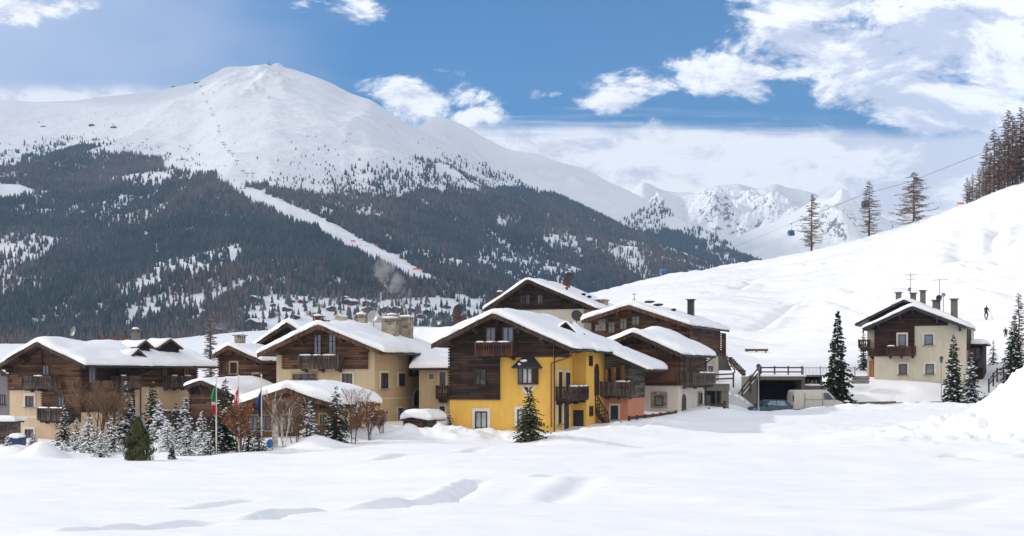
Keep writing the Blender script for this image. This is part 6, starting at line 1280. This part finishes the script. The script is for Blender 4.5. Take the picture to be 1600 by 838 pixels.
person('person in dark jacket and dark red trousers bending on the slope at the right', 1571.5, 165, 499, 21, (sk_, (.012, .016, .03), (.12, .012, .02), blk, blk), (.3, .1, 1, .1), -.5, poles=True)
person('skier in an orange red jacket at the foot of the middle larch', 1361, 424, 373, 8.5, (sk_, (.75, .08, .02), (.5, .06, .03), blk, blk), (.1, .1, 0, .4), 1.2, skis=True)
person('skier in dark jacket and bright blue trousers between two larches', 1394, 418, 367, 8, (sk_, (.02, .03, .06), (.02, .22, .6), blk, blk), (.4, .3, 0, .4), 1.2, skis=True)
person('crouching skier in black on the upper slope left of the wood', 1501, 395, 339, 9, (sk_, (.01, .012, .016), (.014, .016, .02), blk, blk), (.7, .5, 0, .4), 1.0, skis=True)
person('tiny skier in turquoise jacket below the larch wood', 1543, 385, 312, 6, (sk_, (.02, .2, .25), (.02, .03, .05), blk, blk), (.3, .3, 0, .3), 1.2, skis=True)
x = gx(1500.5, 402); mb = MB()
for q in (-.9, .9): mb.tube((q, 0, -.3), (q, 0, 1.6), .05)
mb.box(-.9, .9, -.02, .02, .9, 1.5); o_ = mb.build('piste_marker', plain('orange net', (.85, .33, .12), .6), None, False, (x, 402, gz(x, 402))); tag(o_, 'small orange piste marker beside the larch wood', 'marker')
# ------------------------------------------------------------ flags
def flag(label, px, ytop, d, cols, f0, f1, wpx):
    k = d/FPX; x = gx(px, d); z = gz(x, d); ht = gzp(ytop, d)-z; root = empty('flagpole', (x, d, z)); tag(root, 'white pole carrying the '+label, 'flagpole', 'flagpoles in front of the restaurant'); mb = MB(); mb.lathe([(.05, -.3), (.045, 1), (.03, ht-.06), (.05, ht-.04), (.05, ht), (.01, ht+.05)], 8); mb.build('pole', M['trim'], root, True)
    m_, t, b = newmat('flag '+label[:9]); uvz = t.xyz(t.new('ShaderNodeTexCoord').outputs['Generated']); w = uvz[0]; c = c4(cols[0])
    if cols[0] != cols[1]: c = t.mix(t.m('GREATER_THAN', t.m('ADD', w, t.m('MULTIPLY', uvz[2], -.9)), -.36), c4(cols[2]), c4(cols[1])); c = t.mix(t.m('GREATER_THAN', t.m('ADD', w, t.m('MULTIPLY', uvz[2], -.9)), .02), c, c4(cols[0])) if 0 else t.mix(t.ramp(uvz[2], .40, .42), t.mix(t.ramp(uvz[2], .30, .32), c4(cols[2]), c4(cols[1])), c4(cols[0]))
    if len(cols) == 4: c = t.mix(t.m('MULTIPLY', t.ramp(uvz[2], .45, .47), t.ramp(uvz[2], .72, .70)), c, c4(cols[3])); c = t.mix(t.ramp(t.m('ABSOLUTE', t.m('SUBTRACT', w, .45)), .12, .14), c, c4(cols[0]))
    t.put(b.inputs['Base Color'], c); b.inputs['Roughness'].default_value = .8
    n1_, n2_ = 14, 22; V = []; wm = wpx*k
    for j in range(n2_):
        v = j/(n2_-1); zz = (gzp(f0, d)-z)*(1-v) + (gzp(f1, d)-z)*v; wd = wm*(.35+.65*v**.7) 
        for i in range(n1_): u_ = i/(n1_-1); V.append((-.04-wd*u_*.55+.10*math.sin(v*5+u_*3)*u_, -.04-.10*math.sin(u_*9+v*2.5)*(.4+v), zz - u_*.22*(1-v)))
    np_mesh('flag_cloth', np.array(V), grid_faces(n2_, n1_), m_, True, root).modifiers.new('thick', 'SOLIDIFY').thickness = .01
flag('limp green white and red flag, leftmost of three', 338, 588, 82, [(.02, .22, .10), (.7, .7, .68), (.62, .03, .03)], 600, 648, 11)
flag('limp red flag with a white mark, middle of three', 373, 587, 82, [(.60, .02, .045)]*2+[(.6, .02, .045), (.72, .70, .68)], 604, 646, 10)
flag('limp dark blue flag, rightmost of three', 408.5, 586, 82, [(.02, .045, .20)]*2+[(.02, .045, .2)], 608, 652, 9)
# ------------------------------------------------------------ small things by the left edge
x, y = gx(27, 92), 92; mb = MB(); mb.prism([(-.45, -.3, 0), (.45, -.3, 0), (.5, -.3, .7), (-.5, -.3, .7)], (0, .6, 0)); root = empty('waste_bin', (x, y, gz(x, y)-.05)); tag(root, 'dark blue lidded container in the snow near the left edge', 'bin'); mb.build('body', plain('dark blue plastic', (.03, .06, .13), .4), root); mb = MB(); mb.box(-.54, .54, -.36, .36, .7, .78); mb.build('lid', M['slate'], root); mb = MB(); mb.blob((0, 0, .86), (.6, .42, .22), 10, 6, .2); mb.build('snow', M['roofsnow'], root, True)
for lab, px, d, L_, zt, seed in (('grey board shed with a thick snow roof cut by the left edge', 2, 100, 1.6, 1.5, 51),):
    x = gx(px, d); z = gz(x, d); root = empty('shed', (x, d, z)); tag(root, lab, 'shed'); mb = MB(); mb.box(-1.6, .75, 0, 1.8, -.4, zt); mb.build('wall', M['timber_grey'], root); mb = MB(); mb.box(-1.8, .95, -.25, 2.0, zt+.003, zt+.12); mb.build('roof', M['roofwood'], root); snow_slab([(-1.8, zt+.12), (.95, zt+.12)], -.25, 2.0, .45, root, seed=seed)
    mb = MB()
    for k in range(8): mb.beam((-1.4+k*.28, -.28, 0), (-1.1+k*.28, -.02, zt), .05, .12)
    mb.build('leaning_board', M['timber_grey'], root)
x, y = gx(423, 84), 84; mb = MB(); mb.blob((0, 0, .2), (.28, .22, .26), 9, 6, .3); o_ = mb.build('tarpaulin', plain('bright blue cover', (.03, .18, .55), .5), None, True, (x, y, gz(x, y))); tag(o_, 'small bright blue cover beside the birch trunk', 'cover')
# ------------------------------------------------------------ distant village
def hitA(px, py):
    j = (px+500)/2000*(XA.shape[1]-1); j = int(round(j)); P_ = HY-FPX*(ZA[:, j]-ZC)/DA[:, j]; n_ = int(ZA.shape[0]*.7); k = int(np.argmax(P_[:n_] < py)); return XA[k, j], DA[k, j], ZA[k, j]
vr = random.Random(21); roofw = M['roofsnow']; kinds = ['brown', 'cream', 'dark', 'brown']; wm = {'brown': M['timber_red'], 'cream': M['cream'], 'dark': M['timber_dark'], 'white': M['white']}
spots = [(398, 474, 26), (454, 473, 15), (474, 474, 16), (448, 486, 17), (502, 482, 17), (518, 487, 19), (550, 478, 24), (578, 482, 24), (574, 487, 22), (601, 489, 22), (620, 490, 22), (644, 489, 19), (670, 492, 21), (694, 495, 22), (657, 500, 16), (399, 470, 12), (402, 512, 34), (430, 496, 18), (486, 494, 18), (462, 500, 18), (532, 500, 20), (560, 503, 20), (588, 504, 22), (612, 506, 22), (636, 508, 20), (690, 512, 20), (712, 497, 15), (540, 470, 12), (490, 470, 12), (700, 484, 14), (376, 500, 18), (668, 481, 12), (425, 482, 12), (508, 508, 18)]
side_words = ['left', 'right', 'upper', 'lower']
for i, (px, py, wpx) in enumerate(spots):
    x, y, z = hitA(px, py); W2 = wpx*y/FPX*.62; L2 = W2*1.1; hh = W2*vr.uniform(.30, .42); pk = W2*.2; kd = kinds[vr.randrange(4)]; th = R(vr.choice((-35, -25, -15, 25)))
    root = empty('distant_house', (x, y, z), th); storey = 'steep' if pk > 2 else 'low'
    where = 'left part of the distant village' if px < 480 else ('middle of the distant village' if px < 600 else 'right part of the distant village'); hgt = 'high on the slope' if py < 480 else ('halfway up' if py < 496 else 'low down')
    tag(root, 'far %s walled house %s, %s' % (kd, hgt, where), 'house', 'houses of the distant village')
    mb = MB(); mb.prism([(-W2/2, -L2/2, -3), (W2/2, -L2/2, -3), (W2/2, -L2/2, hh), (0, -L2/2, hh+pk), (-W2/2, -L2/2, hh)], (0, L2, 0)); mb.build('wall', wm[kd], root)
    mb = MB(); o_ = W2*.14; t_ = W2*.06
    for sg in (-1, 1): mb.prism([(0, -L2/2-o_, hh+pk+.02), (sg*(W2/2+o_), -L2/2-o_, hh-pk*.2+.02), (sg*(W2/2+o_), -L2/2-o_, hh-pk*.2+t_), (0, -L2/2-o_, hh+pk+t_*1.3)], (0, L2+2*o_, 0))
    mb.build('snow_roof', roofw, root)
    for q in range(3): mb = MB(); c_ = -W2*.3+q*W2*.3; mb.box(c_-W2*.05, c_+W2*.05, -L2/2-.08, -L2/2-.02, hh*.45, hh*.75); mb.build('window', M['glass'], root)
    if vr.random() < .7: mb = MB(); mb.box(W2*.15, W2*.15+W2*.06, 0, W2*.06, hh, hh+pk+W2*.12); mb.build('chimney', M['brick'], root)
# ------------------------------------------------------------ lifts on the mountain
def pylon(label, px, py, h, group, w=3.0, name='lift_pylon'):
    x, y, z = hitR(px, py); root = empty(name, (x, y, z-.5)); tag(root, label, 'lift pylon', group); mb = MB(); mb.tube((0, 0, 0), (0, 0, h), .45, .35, 8); mb.build('mast', M['dish'], root); mb = MB(); mb.box(-w, w, -.3, .3, h+.01, h+.5); mb.build('cross_arm', M['dish'], root)
    for s_ in (-1, 1): mb = MB(); mb.box(s_*w-.5, s_*w+.5, -1.2, 1.2, h-.8, h); mb.build('wheel_set', M['metal'], root)
def hitR(px, py):
    j = int(round((px+500)/2000*(XA.shape[1]-1))); t_end = int(ZA.shape[0]/1.35); P_ = HY-FPX*(ZA[:t_end, j]-ZC)/DA[:t_end, j]; k = int(np.argmax(P_ < py)) or t_end-1; return XA[k, j], DA[k, j], ZA[k, j]
for i, (px, py) in enumerate([(313, 138), (318, 151), (324, 163), (329, 173), (334, 183), (341, 204), (341, 210), (348, 228), (352, 233), (358, 240), (364, 247), (371, 258), (379, 273), (387, 278), (396, 281), (421, 155), (230, 222), (222, 230)]):
    pylon('lift pylon %s on the bare white mountain face' % ('just under the summit shoulder' if i < 5 else 'above the tree line' if i > 10 and i < 15 else 'alone left of the others' if i > 15 else 'alone under the summit' if i == 15 else 'midway down the chairlift line'), px, py, 4.5 + (i % 3), 'chairlift pylons on the mountain', 2.3)
x, y, z = hitR(419, 101.5); root = empty('summit_mast', (x, y, z-2)); tag(root, 'thin tall mast on the rounded mountain summit', 'mast'); mb = MB(); mb.tube((0, 0, 0), (0, 0, 19), .7, .3, 6); mb.build('mast', M['metal'], root); mb = MB(); mb.prism([(-9, 0, 0), (9, 0, 0), (3, 0, 3.2), (-3, 0, 3.8)], (0, 4, 0)); mb.build('summit_rocks', M['slate'], root)
for lab, px, py, w, h_ in (('small mountain hut on the left shoulder below the summit ridge', 143, 199, 10, 6), ('lift station on the ridge left of the summit', 308, 131, 14, 4.5), ('small dark hut on the ridge far left of the summit', 271, 136, 9, 4), ('tiny lift building left of the mountain hut', 66, 199, 12, 3), ('lift top station right of the mountain hut', 176, 201, 12, 4.5)):
    x, y, z = hitR(px, py); root = empty('mountain_hut', (x, y, z-1), R(-20)); tag(root, lab, 'hut'); mb = MB(); mb.box(-w/2, w/2, 0, w*.6, -2, h_); mb.build('wall', M['slate'], root); mb = MB(); mb.prism([(-w*.55, -.5, h_), (w*.55, -.5, h_), (w*.2, -.5, h_+1.6), (-w*.3, -.5, h_+1.8)], (0, w*.7, 0)); mb.build('snow_roof', roofw, root)
orange = plain('red safety net', (.75, .10, .05), .6)
for lab, px, py, w in (('red safety net beside the upper piste', 590, 388, 9), ('red safety net at the lower end of the piste', 652, 425, 9), ('short red net along the left edge of the piste', 552, 383, 5)):
    x, y, z = hitR(px, py); mb = MB(); mb.box(-w/2, w/2, -.1, .1, 1.0, 2.4)
    for q in range(5): mb.box(-w/2+q*w/4-.1, -w/2+q*w/4+.1, -.101, .101, 0, 1)
    o_ = mb.build('safety_net', orange, None, False, (x, y, z+.3)); o_.rotation_euler = (0, 0, R(-12)); tag(o_, lab, 'net', 'red piste nets')
# ------------------------------------------------------------ gondola lift
gb = carpaint('blue gondola paint', (.02, .20, .52))
def gondola(label, px, py, d, hpx, dark=False, rz=.3):
    x, y, z = P(px, py, d); s_ = hpx*d/FPX/2.0; root = empty('gondola', (x, y, z), rz); root.scale = (s_,)*3; tag(root, label, 'gondola', 'gondolas hanging on the cableway'); m_ = gb if not dark else M['slate']
    mb = MB(); n_ = 10; prof = [(.55, 0), (.80, .15), (.86, .55), (.86, .8)]; mb.add(*lathe_sq(prof)); mb.build('lower_shell', m_, root, False); mb = MB(); mb.add(*lathe_sq([(.85, .803), (.80, 1.5)])); mb.build('window_band', M['glass'], root)
    mb = MB(); mb.add(*lathe_sq([(.82, 1.503), (.78, 1.75), (.45, 1.9)])); mb.build('roof', m_, root); mb = MB(); mb.box(-.03, .03, -.84, -.80, .8, 1.5)
    for a in (-.82, .80): mb.box(a, a+.04, -.84, -.78, .8, 1.5); mb.box(a, a+.04, .78, .84, .8, 1.5)
    mb.build('window_post', m_, root); mb = MB(); mb.path([(0, 0, 1.88), (.25, 0, 2.3), (.25, 0, 3.3), (0, 0, 3.75)], .05, 6); mb.box(-.3, .3, -.08, .08, 3.75, 3.95); mb.build('hanger', M['metal'], root); mb = MB(); mb.box(-.87, -.10, -.9, -.861, .25, .72); mb.box(.1, .87, -.9, -.861, .25, .72); mb.build('ski_rack', M['metal'], root)
    return (x, y, z + 3.85*s_)
def lathe_sq(prof):
    vs = []; fs = []
    for (r, z) in prof:
        for (a, b) in ((-1, -.75), (-.75, -1), (.75, -1), (1, -.75), (1, .75), (.75, 1), (-.75, 1), (-1, .75)): vs.append((a*r, b*r, z))
    for j in range(len(prof)-1):
        for i in range(8): fs.append((j*8+i, j*8+(i+1) % 8, (j+1)*8+(i+1) % 8, (j+1)*8+i))
    fs += [tuple(range(7, -1, -1)), tuple(range(len(prof)*8-8, len(prof)*8))]; return vs, fs
g1 = gondola('bright blue gondola hanging low in front of the dark forest', 1036.5, 431, 440, 11); g2 = gondola('blue gondola left of the leftmost larch in front of the white peak', 1236, 369, 455, 10); g3 = gondola('dark gondola behind the middle larch', 1352, 324, 446, 11, True)
cab = [P(1030, 415, 474), g1, (g1[0]*.5+g2[0]*.5, (g1[1]+g2[1])/2, (g1[2]+g2[2])/2-2.2), g2, g3, P(1420, 285, 440), P(1536, 239, 430), P(1640, 200, 424)]
mb = MB(); pts = []
for a, b in zip(cab, cab[1:]): pts += [Vector(a).lerp(Vector(b), q/4) for q in range(4)]
mb.path(pts[12:] + [Vector(cab[-1])], .055, 5); mb.path(pts[4:13], .025, 4); o_ = mb.build('cableway_rope', M['metal']); tag(o_, 'thin steel rope of the gondola lift crossing above the ski hill', 'cable')
# ------------------------------------------------------------ smoke
def smoke(label, cps, dens, seed):
    o0 = Vector(cps[0][0]); root_v = []; n_ = 12; fs = []
    for (c, r) in cps:
        for i in range(n_): t = 2*math.pi*i/n_; root_v.append(tuple(Vector(c)-o0+Vector((math.cos(t)*r, math.sin(t)*r, 0))))
    for j in range(len(cps)-1):
        for i in range(n_): fs.append((j*n_+i, j*n_+(i+1) % n_, (j+1)*n_+(i+1) % n_, (j+1)*n_+i))
    fs += [tuple(range(n_-1, -1, -1)), tuple(range(len(cps)*n_-n_, len(cps)*n_))]; mb = MB(); mb.add(root_v, fs)
    m_ = bpy.data.materials.new('smoke'); m_.use_nodes = True; t = NT(m_.node_tree); t.n.clear(); v = t.new('ShaderNodeVolumePrincipled'); v.inputs['Color'].default_value = (.97, .97, .98, 1); tc_ = t.new('ShaderNodeTexCoord'); rmax = max(r for _, r in cps)
    f = t.ramp(t.noise(tc_.outputs['Object'], 1.1/rmax, 5, .62, .6), .49, .72); g = t.xyz(tc_.outputs['Generated']); t.put(v.inputs['Density'], t.m('MULTIPLY', t.m('MULTIPLY', f, t.ramp(g[2], 1.0, .35, .15, 1.0)), dens)); oo = t.new('ShaderNodeOutputMaterial'); t.l.new(v.outputs[0], oo.inputs[1])
    o = mb.build('chimney_smoke', m_, None, False, o0); tag(o, label, 'smoke', kind='stuff')
smoke('pale chimney smoke drifting up from the distant village', [(P(636, 482, 1010), 3), (P(632, 466, 1010), 7), (P(622, 450, 1010), 9), (P(608, 434, 1010), 11), (P(600, 415, 1010), 10), (P(597, 398, 1010), 7)], .5, 1)
smoke('white chimney smoke behind the small log house', [(P(374, 524, 150), .4), (P(366, 517, 150), 1.0), (P(352, 513, 150), 1.4), (P(342, 504, 150), 1.2)], 1.6, 2)
